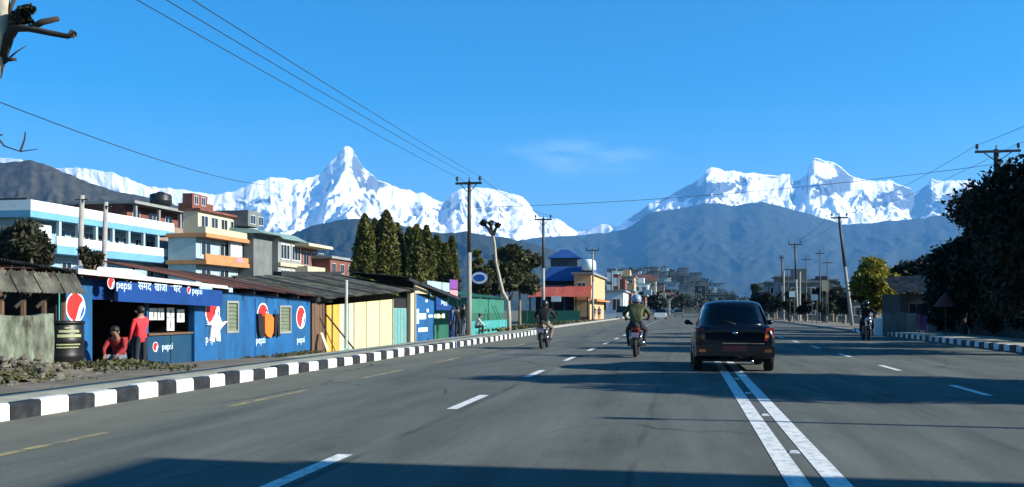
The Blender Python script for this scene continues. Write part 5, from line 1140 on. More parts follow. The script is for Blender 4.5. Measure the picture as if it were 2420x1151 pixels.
# white plastic chairs behind the wall
def chair():
    t = thing('plastic_chair', 'white plastic garden chair behind the dark boundary wall', 'chair', (0,0,0), 'plastic chairs behind the boundary wall')
    MB().box((-.24,-.22,.42),(.24,.24,.45)).build('seat', 'band_white', t)
    for k in range(4): MB().box((-.22+k*.125,.225,.47),(-.14+k*.125,.25,.86)).build('back_slat', 'band_white', t)
    MB().box((-.24,.22,.862),(.24,.255,.92)).build('back_rail', 'band_white', t)
    for sx_ in (-1,1):
        for s2 in (-1,1): MB().tube([(sx_*.22,s2*.2,.419),(sx_*.25,s2*.24,0)], .022, 6).build('leg', 'band_white', t)
        MB().box((sx_*.25-.02,-.2,.62),(sx_*.25+.02,.22,.65)).build('armrest', 'band_white', t)
    return t
c0 = chair()
for i, (px, Z, rz) in enumerate([(2293,44,.4),(2312,45,-.6),(2330,44,2.2),(2345,45.5,1.2),(2408,42,.2)]):
    o = c0 if i == 0 else copy_tree(c0); p = P(px, 770, Z); o.location = (p.x, p.y, 0.12); o.rotation_euler = (0,0,rz)

# ================================================================== PEOPLE
def skin_mesh(name, joints, bones, mats_of, mat_names, parent, sub=2):
    """joints: name -> (x,y,z,r). One continuous surface grown over the skeleton; cloth and skin by bone."""
    me = bpy.data.meshes.new(name); bm = bmesh.new(); lay = bm.verts.layers.skin.verify(); vs_ = {}
    for k, q in joints.items():
        v = bm.verts.new(q[:3]); rr_ = q[3]; v[lay].radius = rr_ if hasattr(rr_, '__len__') else (rr_, rr_); v[lay].use_root = (k == 'pelvis'); vs_[k] = v
    for a, b_ in bones: bm.edges.new((vs_[a], vs_[b_]))
    bm.to_mesh(me); bm.free()
    o = bpy.data.objects.new(name, me); C.objects.link(o)
    sk = o.modifiers.new('skin', 'SKIN'); sk.branch_smoothing = 0.3; sk.use_smooth_shade = True
    ss = o.modifiers.new('sub', 'SUBSURF'); ss.levels = sub; ss.render_levels = sub
    dg = bpy.context.evaluated_depsgraph_get(); nm = bpy.data.meshes.new_from_object(o.evaluated_get(dg))
    bpy.data.objects.remove(o); bpy.data.meshes.remove(me)
    nm.materials.clear()
    for m in mat_names: nm.materials.append(M[m])
    J = {k: np.array(q[:3], float) for k, q in joints.items()}; A = np.array([J[a] for a, b_ in bones]); B = np.array([J[b_] for a, b_ in bones])
    R0 = np.array([np.mean(joints[b_][3]) for a, b_ in bones]); mi = np.array([mats_of(a, b_) for a, b_ in bones])
    cen = np.zeros(len(nm.polygons)*3, dtype=np.float32); nm.polygons.foreach_get('center', cen); cen = cen.reshape(-1,3)
    AB = B-A; t = np.clip(np.einsum('pbk,bk->pb', cen[:,None]-A[None], AB)/np.maximum((AB**2).sum(1), 1e-9), 0, 1)
    d = np.linalg.norm(cen[:,None]-(A[None]+t[...,None]*AB[None]), axis=2) - R0*0.8
    nm.polygons.foreach_set('material_index', mi[d.argmin(1)].astype(np.int32)); nm.polygons.foreach_set('use_smooth', np.ones(len(nm.polygons), dtype=bool))
    r = bpy.data.objects.new(name, nm); C.objects.link(r); r.parent = parent; return r
def hand_joints(J, Bn, s, side):
    """palm and five bent fingers beyond the wrist"""
    el, wr = Vector(J['elbow'+s][:3]), Vector(J['wrist'+s][:3]); d = (wr-el).normalized()
    lat = d.cross(Vector((0,0,1)));  lat = lat.normalized() if lat.length > 0.1 else Vector((0,1,0))
    nrm = lat.cross(d).normalized()
    pm = wr + d*0.055; J['palm'+s] = (*pm, (0.036, 0.022)); Bn.append(('wrist'+s, 'palm'+s))
    for k, (off, L) in enumerate([(-0.030,0.060),(-0.010,0.072),(0.010,0.068),(0.030,0.052)]):
        a = pm + lat*off*0.9 + d*0.03; b_ = a + d*L*0.5 - nrm*0.012; c = b_ + d*L*0.4 - nrm*0.03
        J[f'f{k}a{s}'] = (*a, 0.011); J[f'f{k}b{s}'] = (*b_, 0.010); J[f'f{k}c{s}'] = (*c, 0.008)
        Bn += [('palm'+s, f'f{k}a{s}'), (f'f{k}a{s}', f'f{k}b{s}'), (f'f{k}b{s}', f'f{k}c{s}')]
    a = wr + d*0.02 + lat*side*0.035; b_ = a + d*0.03 + lat*side*0.02 - nrm*0.01; J['t0'+s] = (*a, 0.013); J['t1'+s] = (*b_, 0.010); Bn += [('wrist'+s, 't0'+s), ('t0'+s, 't1'+s)]
POSE = {}
POSE['stand'] = dict(pelvis=(0,0,.95,.135), spine=(0,0.01,1.13,.125), chest=(0,0.0,1.32,.145), neck=(0,0.01,1.47,.055), head=(0,.025,1.56,.085), crown=(0,.015,1.64,.088),
    shL=(-.175,0,1.39,.07), elbowL=(-.23,-.03,1.12,.048), wristL=(-.24,.06,.88,.032), shR=(.175,0,1.39,.07), elbowR=(.23,-.03,1.12,.048), wristR=(.24,.06,.88,.032),
    hipL=(-.09,0,.90,.098), kneeL=(-.10,.03,.50,.062), ankL=(-.10,-.02,.10,.044), toeL=(-.11,.13,.035,.034), hipR=(.09,0,.90,.098), kneeR=(.10,.02,.50,.062), ankR=(.10,-.03,.10,.044), toeR=(.11,.12,.035,.034))
POSE['reach'] = dict(POSE['stand'], elbowR=(.24,.22,1.42,.05), wristR=(.20,.44,1.56,.034), elbowL=(-.24,.02,1.12,.048), wristL=(-.22,.14,.92,.032))
POSE['walk'] = dict(POSE['stand'], kneeL=(-.09,.20,.52,.062), ankL=(-.09,.22,.11,.044), toeL=(-.10,.38,.06,.034), kneeR=(.09,-.06,.50,.062), ankR=(.09,-.30,.16,.044), toeR=(.10,-.20,.04,.034), wristL=(-.23,-.14,.90,.032), wristR=(.23,.18,.92,.032))
POSE['sit'] = dict(pelvis=(0,0,.46,.14), spine=(0,.05,.64,.13), chest=(0,.14,.82,.145), neck=(0,.22,.95,.055), head=(0,.27,1.03,.085), crown=(0,.27,1.11,.088),
    shL=(-.175,.16,.88,.07), elbowL=(-.24,.30,.66,.048), wristL=(-.16,.48,.56,.032), shR=(.175,.16,.88,.07), elbowR=(.24,.30,.66,.048), wristR=(.14,.50,.54,.032),
    hipL=(-.10,.02,.44,.10), kneeL=(-.15,.42,.50,.066), ankL=(-.13,.40,.11,.045), toeL=(-.14,.56,.04,.034), hipR=(.10,.02,.44,.10), kneeR=(.15,.42,.50,.066), ankR=(.13,.36,.11,.045), toeR=(.14,.52,.04,.034))
POSE['ride'] = dict(pelvis=(0,-.12,.88,.145), spine=(0,-.08,1.06,.135), chest=(0,0,1.25,.155), neck=(0,.05,1.39,.06), head=(0,.08,1.47,.085), crown=(0,.08,1.55,.088),
    shL=(-.20,.02,1.31,.078), elbowL=(-.34,.16,1.12,.055), wristL=(-.31,.40,1.03,.036), shR=(.20,.02,1.31,.078), elbowR=(.34,.16,1.12,.055), wristR=(.31,.40,1.03,.036),
    hipL=(-.11,-.10,.84,.10), kneeL=(-.24,.26,.70,.072), ankL=(-.20,.04,.36,.048), toeL=(-.20,.18,.30,.036), hipR=(.11,-.10,.84,.10), kneeR=(.24,.26,.70,.072), ankR=(.20,.04,.36,.048), toeR=(.20,.18,.30,.036))
BONES = [('pelvis','spine'),('spine','chest'),('chest','neck'),('neck','head'),('head','crown'),('chest','shL'),('shL','elbowL'),('elbowL','wristL'),('chest','shR'),('shR','elbowR'),('elbowR','wristR'),
         ('pelvis','hipL'),('hipL','kneeL'),('kneeL','ankL'),('ankL','toeL'),('pelvis','hipR'),('hipR','kneeR'),('kneeR','ankR'),('ankR','toeR')]
def person(label, pose, top, legs, loc, rz, s=1.0, group=None, helmet=None, hairlong=False, parent=None):
    t = thing('person', label, 'person', loc, group, rz); t.scale = (s, s, s)
    J = dict(POSE[pose]); Bn = list(BONES); hand_joints(J, Bn, 'L', 1); hand_joints(J, Bn, 'R', -1)
    h = Vector(J['head'][:3]); cr_ = Vector(J['crown'][:3])
    J['nose'] = (h.x, h.y+0.088, h.z+0.02, 0.013); Bn.append(('head', 'nose'))
    def mo(a, b_):
        if b_.startswith(('neck',)): return 0
        if b_ in ('head','crown','nose') or b_[0] in 'ft' and b_ not in ('toeL','toeR') or b_.startswith(('palm',)): return 2
        if b_.startswith('toe'): return 3
        if b_.startswith(('knee','ank')) or b_.startswith('hip'): return 1
        return 0
    body = skin_mesh('body', J, Bn, mo, [top, legs, 'skin', 'shoe'], t)
    for sx_ in (-1, 1):
        MB().sphere((h.x+sx_*0.088, h.y-0.005, h.z+0.02), (0.014,0.024,0.034), 8, 6).build('ear', 'skin', body, True, True)
        MB().sphere((h.x+sx_*0.034, h.y+0.078, h.z+0.045), (0.013,0.010,0.008), 8, 6).build('eye', 'hair', body, True, True)
    MB().sphere((h.x, h.y+0.082, h.z-0.028), (0.024,0.008,0.006), 8, 6).build('mouth', 'jacket_dark_red', body, True, True)
    if helmet:
        hb_ = MB(); c = cr_ + Vector((0,-0.005,-0.03)); hb_.sphere(c, (0.135,0.155,0.14), 16, 10); o = hb_.build('helmet', helmet, t, True, True)
        MB().sphere(c + Vector((0,0.05,-0.015)), (0.122,0.115,0.07), 14, 8).build('visor', 'car_glass', o, True, True)
        MB().lathe([(0.128,-0.10),(0.14,-0.085),(0.128,-0.07)], tuple(c), 16).build('rim', 'helmet_dark', o, True, True)
    else:
        c = cr_ + Vector((0,-0.018,0.0)); MB().sphere(c, (0.100,0.112,0.098), 14, 9, 0.02).build('hair', 'hair', t, True, True)
        if hairlong: MB().tube([c+Vector((0,-.08,0)), c+Vector((0,-.12,-.12)), c+Vector((0,-.10,-.26))], [.07,.06,.02], 8).build('plait', 'hair', t, True, True)
    return t
def face_to(dx, dy): return math.atan2(-dx, dy)
gz = lambda px, py, Xp: OX(px, py, Xp)
a = OX(333, 884, -12.95); person('person in a bright red jacket standing at the shop hatch, reaching up', 'reach', 'jacket_red', 'trousers_dark', (-12.95, a.y, -0.30), face_to(-1, 0.5), 0.98)
a = OX(292, 884, -12.75); person('person in a dark red top and grey trousers sitting bent forward at the shop door', 'sit', 'jacket_dark_red', 'trousers_grey', (-12.85, a.y, -0.26), face_to(0.2, -1), 1.0)
st_ = thing('stool', 'low wooden stool under the sitting person at the shop door', 'stool', (-12.85, a.y, -0.27))
MB().box((-13.03, a.y-0.16, 0.02), (-12.67, a.y+0.16, 0.06)).build('seat', 'brown_plank', st_)
for sx_ in (-1,1):
    for s2 in (-1,1): MB().tube([(-12.85+sx_*.14, a.y+s2*.12, 0.019), (-12.85+sx_*.16, a.y+s2*.14, -0.28)], 0.02, 6).build('leg', 'brown_plank', st_)
for px, X, top, leg, lab, rz, s in [(1082,-12.3,'jacket_black','trousers_dark','person in black standing before the poster stall', 0.4, 1.0), (1095,-11.9,'jacket_black','trousers_grey','person in a black coat and grey trousers beside the tall dark pole', -0.8, 1.02), (1070,-12.8,'shirt_blue','trousers_dark','person in a blue shirt at the poster stall counter', 1.6, .97)]:
    person(lab, 'stand', top, leg, (X, YX(px, X), -0.13 if X > -12.2 else -0.2), rz, s)
person('person in a white shirt sitting at the foot of the tall dark pole', 'sit', 'shirt_white', 'trousers_dark', (-10.9, YX(1124,-10.9), -0.02), -1.2, 0.95)
for px, X, top, leg, lab in [(1404,-10.6,'jacket_black','trousers_grey','person in a dark jacket walking past the peach shophouse'), (1416,-10.4,'shirt_blue','trousers_dark','person in a blue shirt walking past the peach shophouse')]:
    person(lab, 'walk', top, leg, (X, YX(px, X), 0.05), 0.1, 1.0)
person('person in a dark top and purple trousers walking on the right pavement', 'walk', 'jacket_black', 'trousers_purple', (11.0, YX(2180, 11.0), 0.19), math.pi, 0.98)

# ================================================================== MOTORCYCLES
def motorcycle(label, loc, rz, paint, tail, plate, pillion_box=False):
    t = thing('motorcycle', label, 'motorcycle', loc, 'motorcycles on the road', rz)
    L = lambda mb, nm, m, par=t, sm=True: mb.build(nm, m, par, sm, True)
    for y in (-0.62, 0.66):
        wv, k, n_ = MB(), 10, 28; vs_, fs_ = [], []
        for i in range(n_):
            a = 2*math.pi*i/n_
            for j in range(k):
                b_ = 2*math.pi*j/k; r = 0.255+0.05*math.cos(b_); vs_.append((0.055*math.sin(b_), y+r*math.cos(a), 0.305+r*math.sin(a)))
        fs_ = [(i*k+j, i*k+(j+1)%k, ((i+1)%n_)*k+(j+1)%k, ((i+1)%n_)*k+j) for i in range(n_) for j in range(k)]
        wv.add(vs_, fs_); ty = L(wv, 'wheel', 'rubber')
        L(MB().lathe([(0.21,-0.025),(0.215,0.0),(0.21,0.025)], (0,y,0.305), 20, 'x'), 'rim', 'rim_grey', ty)
        L(MB().lathe([(0.05,-0.07),(0.06,0),(0.05,0.07)], (0,y,0.305), 10, 'x'), 'hub', 'rim_grey', ty)
    L(MB().sphere((0,0.22,0.80), (0.15,0.27,0.14), 14, 8), 'fuel_tank', paint)
    L(MB().tube([(0,-0.02,0.82),(0,-0.25,0.80),(0,-0.52,0.86),(0,-0.66,0.90)], [0.10,0.13,0.12,0.07], 10), 'seat', 'rubber')
    L(MB().hexa([(-.09,-.80,.70),(.09,-.80,.70),(.13,-.25,.64),(-.13,-.25,.64),(-.07,-.82,.84),(.07,-.82,.84),(.12,-.25,.76),(-.12,-.25,.76)]), 'tail_panel', paint, t, False)
    tl = L(MB().box((-.075,-.855,.76),(.075,-.822,.83)), 'tail_light', tail, t, False)
    L(MB().hexa([(-.06,-.90,.52),(.06,-.90,.52),(.06,-.80,.50),(-.06,-.80,.50),(-.07,-.84,.70),(.07,-.84,.70),(.07,-.76,.70),(-.07,-.76,.70)]), 'rear_mudguard', 'bike_dark', t, False)
    L(MB().box((-.10,-.925,.56),(.10,-.905,.69)), 'number_plate', plate, t, False)
    L(MB().box((-.14,-.22,.30),(.14,.26,.62)), 'engine', 'rim_grey', t, False)
    L(MB().tube([(.17,.2,.34),(.19,-.1,.28),(.20,-.45,.34),(.20,-.85,.42)], [.03,.035,.05,.055], 10), 'exhaust', 'chrome')
    for s in (-1,1):
        L(MB().tube([(s*.09,.66,.305),(s*.10,.50,.80),(s*.10,.45,.98)], .028, 8), 'fork_leg', 'chrome')
        L(MB().tube([(s*.09,-.62,.305),(s*.10,-.10,.36)], .025, 6), 'swingarm', 'bike_dark')
        L(MB().tube([(s*.13,-.55,.38),(s*.15,-.42,.74)], .03, 8), 'shock_absorber', 'chrome')
        m_ = L(MB().tube([(s*.26,.42,1.02),(s*.33,.42,1.16)], .010, 6), 'mirror_stem', 'bike_dark')
        L(MB().sphere((s*.36,.42,1.19), (.065,.015,.042), 10, 6), 'mirror', 'bike_dark', m_)
        L(MB().tube([(s*.09,-.81,.74),(s*.17,-.82,.74)], .02, 6), 'indicator', 'tail_amber')
        L(MB().box((s*.12,-.02,.29),(s*.26,.04,.32)), 'foot_peg', 'bike_dark', t, False)
    L(MB().tube([(-.34,.38,1.02),(-.20,.44,1.04),(0,.46,1.0),(.20,.44,1.04),(.34,.38,1.02)], .016, 8), 'handlebar', 'bike_dark')
    L(MB().sphere((0,.58,.92), (.10,.07,.10), 12, 8), 'headlight', 'chrome')
    L(MB().tube([(0,.40,.60),(0,.66,.63),(0,.93,.47)], [.05,.06,.05], 8), 'front_mudguard', paint)
    return t
def rider(px, py, label_b, label_p, paint, tail, plate, top, legs, helmet, rz=0.0, s=1.0):
    p = G(px, py, 0.0); off = 0.9
    loc = (p.x, p.y + (off if abs(rz) < 1 else 0.9), 0.0); motorcycle(label_b, loc, rz, paint, tail, plate)
    person(label_p, 'ride', top, legs, (loc[0], loc[1], 0.0), rz, s, 'motorcycle riders', helmet)
rider(1277, 826, 'dark motorcycle with a pale plate and tan tail ridden near the left kerb', 'rider in black with a dark helmet on the dark motorcycle near the left kerb', 'bike_tan', 'tail_red', 'plate_pink', 'jacket_black', 'trousers_tan', 'helmet_dark')
rider(1500, 846, 'red motorcycle with a pink number plate ahead of the camera', 'rider in a camouflage jacket and pale blue helmet on the red motorcycle', 'bike_red', 'tail_red', 'plate_pink', 'jacket_camo', 'trousers_dark', 'helmet_blue', 0.0, 1.06)
rider(2056, 806, 'dark motorcycle coming along the shaded right side of the road', 'rider in black on the motorcycle in the shade of the right side', 'bike_dark', 'tail_red', 'plate_red', 'jacket_black', 'trousers_dark', 'helmet_dark', math.pi, 1.04)

# ================================================================== CAR
def car_glass_mat():
    m = bpy.data.materials.new('tinted_glass'); m.use_nodes = True; M['tinted_glass'] = m; n = m.node_tree.nodes; l = m.node_tree.links; n.remove(n['Principled BSDF'])
    t = n.new('ShaderNodeBsdfTransparent'); t.inputs[0].default_value = (0.30,0.36,0.36,1); g = n.new('ShaderNodeBsdfGlossy'); g.inputs['Roughness'].default_value = 0.03; g.inputs[0].default_value = (0.9,0.95,1,1)
    f = n.new('ShaderNodeFresnel'); f.inputs[0].default_value = 1.45; x = n.new('ShaderNodeMixShader'); l.new(f.outputs[0], x.inputs[0]); l.new(t.outputs[0], x.inputs[1]); l.new(g.outputs[0], x.inputs[2]); l.new(x.outputs[0], n['Material Output'].inputs[0])
car_glass_mat()
cp = G(1737, 880, 0.0)
car = thing('hatchback_car', 'dark navy hatchback car driving on the double white line', 'car', (cp.x, cp.y+0.05, 0.0), None, 0.015)
def L(mb, nm, m, par=None, sm=True): return mb.build(nm, m, par or car, sm, True)
# lower body lofted along the length
stn = [(0.03,.66,.40,.80),(0.0,.745,.36,.90),(0.04,.80,.31,.955),(0.14,.825,.27,.985),(0.5,.84,.24,.985),(1.2,.845,.22,.97),(2.2,.845,.22,.95),(2.75,.84,.23,.93),(3.15,.82,.25,.86),(3.5,.77,.29,.76),(3.66,.70,.33,.66),(3.70,.60,.40,.58)]
def ring(hw, zb, zt):
    prof = [(0.0,zb),(0.75,zb),(0.93,zb+0.03),(0.985,zb+0.12),(1.0,(zb+zt)*0.5),(0.975,zt-0.16),(0.92,zt-0.06),(0.84,zt-0.005),(0.6,zt+0.004),(0.0,zt+0.006)]
    pts = [(x*hw, z) for x, z in prof]; return pts + [(-x, z) for x, z in pts[-2:0:-1]]
vs_, fs_ = [], []; n_ = None
for y, hw, zb, zt in stn:
    rg = ring(hw, zb, zt); n_ = len(rg); vs_ += [(x, y, z) for x, z in rg]
for i in range(len(stn)-1): fs_ += [(i*n_+j, i*n_+(j+1)%n_, (i+1)*n_+(j+1)%n_, (i+1)*n_+j) for j in range(n_)]
fs_ += [tuple(range(n_-1,-1,-1)), tuple((len(stn)-1)*n_+j for j in range(n_))]
body = L(MB().add(vs_, fs_), 'body', 'car_paint')
# greenhouse: rounded rings, openings glazed
nu = 56; lv = [(0.965,0.0),(1.01,0.08),(1.10,0.28),(1.20,0.50),(1.30,0.72),(1.385,0.92),(1.42,1.0)]
def gring(z, t, shrink=1.0):
    yr, yf = 0.07+(0.36-0.07)*t, 2.80+(1.95-2.80)*t; a_ = (0.765+(0.60-0.765)*t**1.3)*shrink; b_ = (yf-yr)/2*shrink; yc_ = (yf+yr)/2
    out_ = []
    for i in range(nu):
        an_ = 2*math.pi*i/nu; c, s = math.cos(an_), math.sin(an_); e = 2/3.6
        out_.append((a_*math.copysign(abs(c)**e, c), yc_+b_*math.copysign(abs(s)**e, s), z))
    return out_
rows = [gring(z, t) for z, t in lv] + [gring(1.45, 1.0, 0.95), gring(1.485, 1.0, 0.82), gring(1.51, 1.0, 0.55), gring(1.52, 1.0, 0.1)]
gv = [p for r in rows for p in r]; shell, glz = [], {'rear_window':[], 'windscreen':[], 'side_window':[], 'side_window2':[]}
for i in range(len(rows)-1):
    for j in range(nu):
        f = (i*nu+j, i*nu+(j+1)%nu, (i+1)*nu+(j+1)%nu, (i+1)*nu+j); an_ = (j+0.5)/nu*360
        w_ = None
        if 1 <= i <= 4:
            if abs(an_-270) < 38: w_ = 'rear_window'
            elif abs(an_-90) < 38: w_ = 'windscreen'
            elif (an_ < 44 or an_ > 316) and not (353 < an_ or an_ < 4): w_ = 'side_window'
            elif abs(an_-180) < 44 and abs(an_-180) > 6: w_ = 'side_window2'
        (glz[w_] if w_ else shell).append(f)
shell.append(tuple((len(rows)-1)*nu+j for j in range(nu)))
def submesh(fs):
    ids = sorted({i for f in fs for i in f}); mp = {k: q for q, k in enumerate(ids)}; return [gv[i] for i in ids], [tuple(mp[i] for i in f) for f in fs]
v_, f_ = submesh(shell); L(MB().add(v_, f_), 'roof_and_pillars', 'car_paint')
for k, fs in glz.items(): v_, f_ = submesh(fs); L(MB().add(v_, f_), k.replace('2',''), 'tinted_glass')
# cabin
L(MB().box((-.74,.45,.5),(.74,2.6,.60)), 'cabin_floor', 'car_black', None, False)
for x in (-.36,.36):
    s_ = L(MB().box((x-.25,1.35,.60),(x+.25,1.50,1.13)), 'front_seat', 'car_black', None, False); L(MB().box((x-.13,1.36,1.15),(x+.13,1.46,1.31)), 'headrest', 'car_black', s_, False)
rs2 = L(MB().box((-.66,.55,.60),(.66,.70,1.06)), 'rear_seat', 'car_black', None, False)
for x in (-.38,.38): L(MB().box((x-.12,.56,1.062),(x+.12,.66,1.17)), 'headrest', 'car_black', rs2, False)
L(MB().box((-.10,2.30,1.30),(.10,2.33,1.37)), 'inside_mirror', 'car_black', None, False)
# rear details
L(MB().hexa([(-.80,-.075,.34),(.80,-.075,.34),(.83,.20,.30),(-.83,.20,.30),(-.79,-.07,.56),(.79,-.07,.56),(.835,.20,.58),(-.835,.20,.58)]), 'rear_bumper', 'car_paint', None, False)
for s in (-1,1):
    tl = L(MB().hexa([(s*.60,-.02,.66),(s*.805,.06,.66),(s*.80,.12,.66),(s*.60,.03,.66),(s*.64,-.01,.93),(s*.795,.06,.93),(s*.79,.12,.93),(s*.64,.03,.93)]), 'tail_light', 'tail_red', None, False)
    L(MB().hexa([(s*.61,-.026,.72),(s*.80,.045,.72),(s*.79,.06,.72),(s*.61,.0,.72),(s*.62,-.026,.78),(s*.80,.045,.78),(s*.79,.06,.78),(s*.62,.0,.78)]), 'turn_lamp', 'tail_amber', tl, False)
    L(MB().box((s*.60,-.088,.42),(s*.74,-.074,.48)), 'reflector', 'tail_amber', None, False)
    m_ = L(MB().tube([(s*.82,2.25,.98),(s*.90,2.22,1.0)], .03, 8), 'mirror_arm', 'car_black'); L(MB().sphere((s*.935,2.22,1.02), (.075,.05,.06), 12, 8), 'mirror', 'car_paint', m_)
    for y in (.62, 3.0):
        wh = L(MB().lathe([(.20,-.095),(.285,-.09),(.30,-.06),(.30,.06),(.285,.09),(.20,.095)], (s*.745,y,.30), 28, 'x'), 'wheel', 'rubber'); L(MB().lathe([(.05,-.10),(.19,-.098),(.20,-.05),(.20,.05),(.19,.098),(.05,.10)], (s*.745,y,.30), 20, 'x'), 'rim', 'rim_grey', wh)
for pts in ([(-.60,.0,.60),(-.66,.01,.80),(-.68,.05,.955)],[(.60,.0,.60),(.66,.01,.80),(.68,.05,.955)],[(-.60,-.004,.60),(0,-.008,.60),(.60,-.004,.60)]): L(MB().tube(pts, .008, 5), 'hatch_seam', 'car_black')
L(MB().box((-.26,-.088,.60),(.26,-.012,.615)), 'plate_light_bar', 'chrome', None, False)
L(MB().box((-.25,-.092,.44),(.25,-.078,.56)), 'number_plate', 'plate_red', None, False)
L(MB().sphere((0,-.012,.82), (.055,.012,.03), 12, 6), 'badge', 'chrome')
L(MB().tube([(.34,.25,.245),(.34,-.10,.235)], .03, 10), 'exhaust_tip', 'chrome')
L(MB().tube([(.02,.045,1.0),(-.20,.10,1.08),(-.34,.115,1.09)], .009, 6), 'rear_wiper', 'car_black')
L(MB().tube([(0,.55,1.49),(0,.42,1.74)], .006, 5), 'aerial', 'car_black')
L(MB().box((-.70,.30,1.424),(.70,.335,1.44)), 'high_brake_light', 'tail_red', None, False) if False else None
L(MB().box((-.76,.35,.20),(.76,3.3,.26)), 'underbody', 'car_black', None, False)

# ================================================================== FAR TOWN
def far_house(name, label, x, y, w_, d_, h, wall, roof, group, floors, pitched=False, z0=-0.42):
    t = thing(name, label, 'house', (x, y, z0), group)
    MB().box((x-w_/2, y, z0), (x+w_/2, y+d_, h)).build('wall', wall, t)
    if pitched:
        MB().add([(x-w_/2-.4,y-.4,h+.003),(x+w_/2+.4,y-.4,h+.003),(x+w_/2+.4,y+d_+.4,h+.003),(x-w_/2-.4,y+d_+.4,h+.003),(x-w_/2-.4,y+d_/2,h+1.8),(x+w_/2+.4,y+d_/2,h+1.8)], [(0,1,5,4),(2,3,4,5),(0,4,3),(1,2,5),(3,2,1,0)]).build('roof', roof, t)
    else:
        MB().box((x-w_/2-.4, y-.4, h+.003), (x+w_/2+.4, y+d_+.4, h+.3)).build('roof', roof, t)
        if random.random() < .6: MB().box((x-w_/4, y+d_*.3, h+.303), (x+w_/5, y+d_*.7, h+2.2)).build('stair_tower', wall, t)
    fh = (h-z0)/floors; sgn = 1 if x < 0 else -1
    for f in range(floors):
        zb_ = z0 + f*fh + fh*0.35
        k = max(2, int(d_/3.4))
        for i in range(k):
            yy = y + d_*(i+.5)/k; window_part(t, x+sgn*w_/2, yy-.7, yy+.7, zb_, zb_+fh*.42, fw=.12, proud=.06, nrm=sgn)
        for i in range(2): xx = x - w_/4 + i*w_/2; window_y(t, y, xx-.7, xx+.7, zb_, zb_+fh*.42, fw=.12, proud=.06)
    return t
WALLS = [('cream','cream'),('peach','peach'),('pale_blue_wall','pale blue'),('brick_tan','tan brick'),('brick_red','red brick'),('band_white','white'),('cement','grey'),('wall_blue','blue')]
ROOFS = [('cement','flat grey'),('red_roof','red'),('green_roof','green'),('rust','rusty')]
seen = {}
def town(px, Z, wpx, ytop, side, dd=None):
    x0 = P(px, HOR, Z); w_ = max(4.5, wpx/F_PX*Z); h = CAMH + (HOR-ytop)/F_PX*Z
    wl_, wn = random.choice(WALLS if side == 'left' else [('shade_dark_wall','dark plastered'),('grey_wall','dark grey')]); rf, rn = random.choice(ROOFS if side == 'left' and random.random() < .4 else [ROOFS[0], ROOFS[0], ROOFS[3]] if side == 'left' else [ROOFS[0], ('tin_dark','dark')]); fl = max(1, round(h/3.0)); pit = rn in ('red','green','rusty','dark') and random.random() < .7  # right side houses get darker walls, their shade put into the colour
    lab = f'{wn} {["","single","two","three","four","five","six"][min(fl,6)]} storey far house with {rn} roof on the {side} of the road'
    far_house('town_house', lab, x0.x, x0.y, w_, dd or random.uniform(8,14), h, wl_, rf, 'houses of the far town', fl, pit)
for px, Z, wpx, yt in [(1440,150,26,690),(1462,165,34,688),(1456,230,40,668),(1480,260,34,655),(1500,200,30,700),(1514,300,34,672),(1535,330,30,664),(1530,240,26,704),(1552,380,30,690),(1566,300,24,708),(1578,420,30,700),(1590,350,22,712),(1602,480,26,708),(1618,520,26,712),(1632,600,26,716),(1650,650,30,718),(1670,700,30,720),(1545,500,30,676),(1498,420,40,660),(1470,380,36,650),(1520,560,36,655),(1590,620,30,690)]:
    town(px, Z, wpx, yt, 'left')
for k in range(26):
    px = random.uniform(1432, 1660); Z = 260 + (px-1430)*1.6 + random.uniform(-60, 160); town(px, Z, random.uniform(16, 30), 655 + (px-1430)*0.24 + random.uniform(-8, 34), 'left')
for px, Z, wpx, yt in [(1998,120,40,712),(1960,140,44,702),(1925,150,40,692),(1898,140,50,668),(1870,170,44,655),(1842,190,36,668),(1822,240,30,690),(1806,300,26,700),(1790,380,24,708),(1776,460,22,714),(1945,200,40,678),(1980,185,40,690)]:
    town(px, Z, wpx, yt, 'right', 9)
for k in range(14):
    px = random.uniform(1785, 1990); town(px, 130 + (1990-px)*1.6 + random.uniform(-20, 60), random.uniform(18, 34), 690 - (px-1785)*0.14 + random.uniform(-10, 30), 'right', 9)
for k in range(26):
    px = random.choice([random.uniform(1440, 1690), random.uniform(1770, 2005)]); left = px < 1700
    Z = random.uniform(150, 420) if left else random.uniform(85, 260); yt = (665 + (px-1440)*0.2 if left else 672) + random.uniform(-8, 26)
    tree_px('town_tree', ['bushy olive tree between far houses on the left','dark leafy tree before far houses on the right'][0 if left else 1], px, yt, Z, random.uniform(24, 44), 1300, 0.012*Z**0.75, random.choice(['leaf_olive','leaf_dark']), group='trees among the far houses', ncl=9)
for i, (px, Z, yt, wpx) in enumerate([(1490,180,690,40),(1545,210,700,44),(1560,260,698,40),(1580,330,694,34),(1610,420,700,30),(1640,520,706,30),(1806,150,690,30),(1830,120,700,40),(1790,260,704,24),(1700,800,716,30),(1740,800,716,40)]):
    tree_px('town_tree', ['olive green tree among the far town houses','dark green tree among the far town houses'][i%2], px, yt, Z, wpx, 1500, 0.012*Z**0.75, ['leaf_olive','leaf_dark'][i%2], group='trees among the far houses', ncl=9)
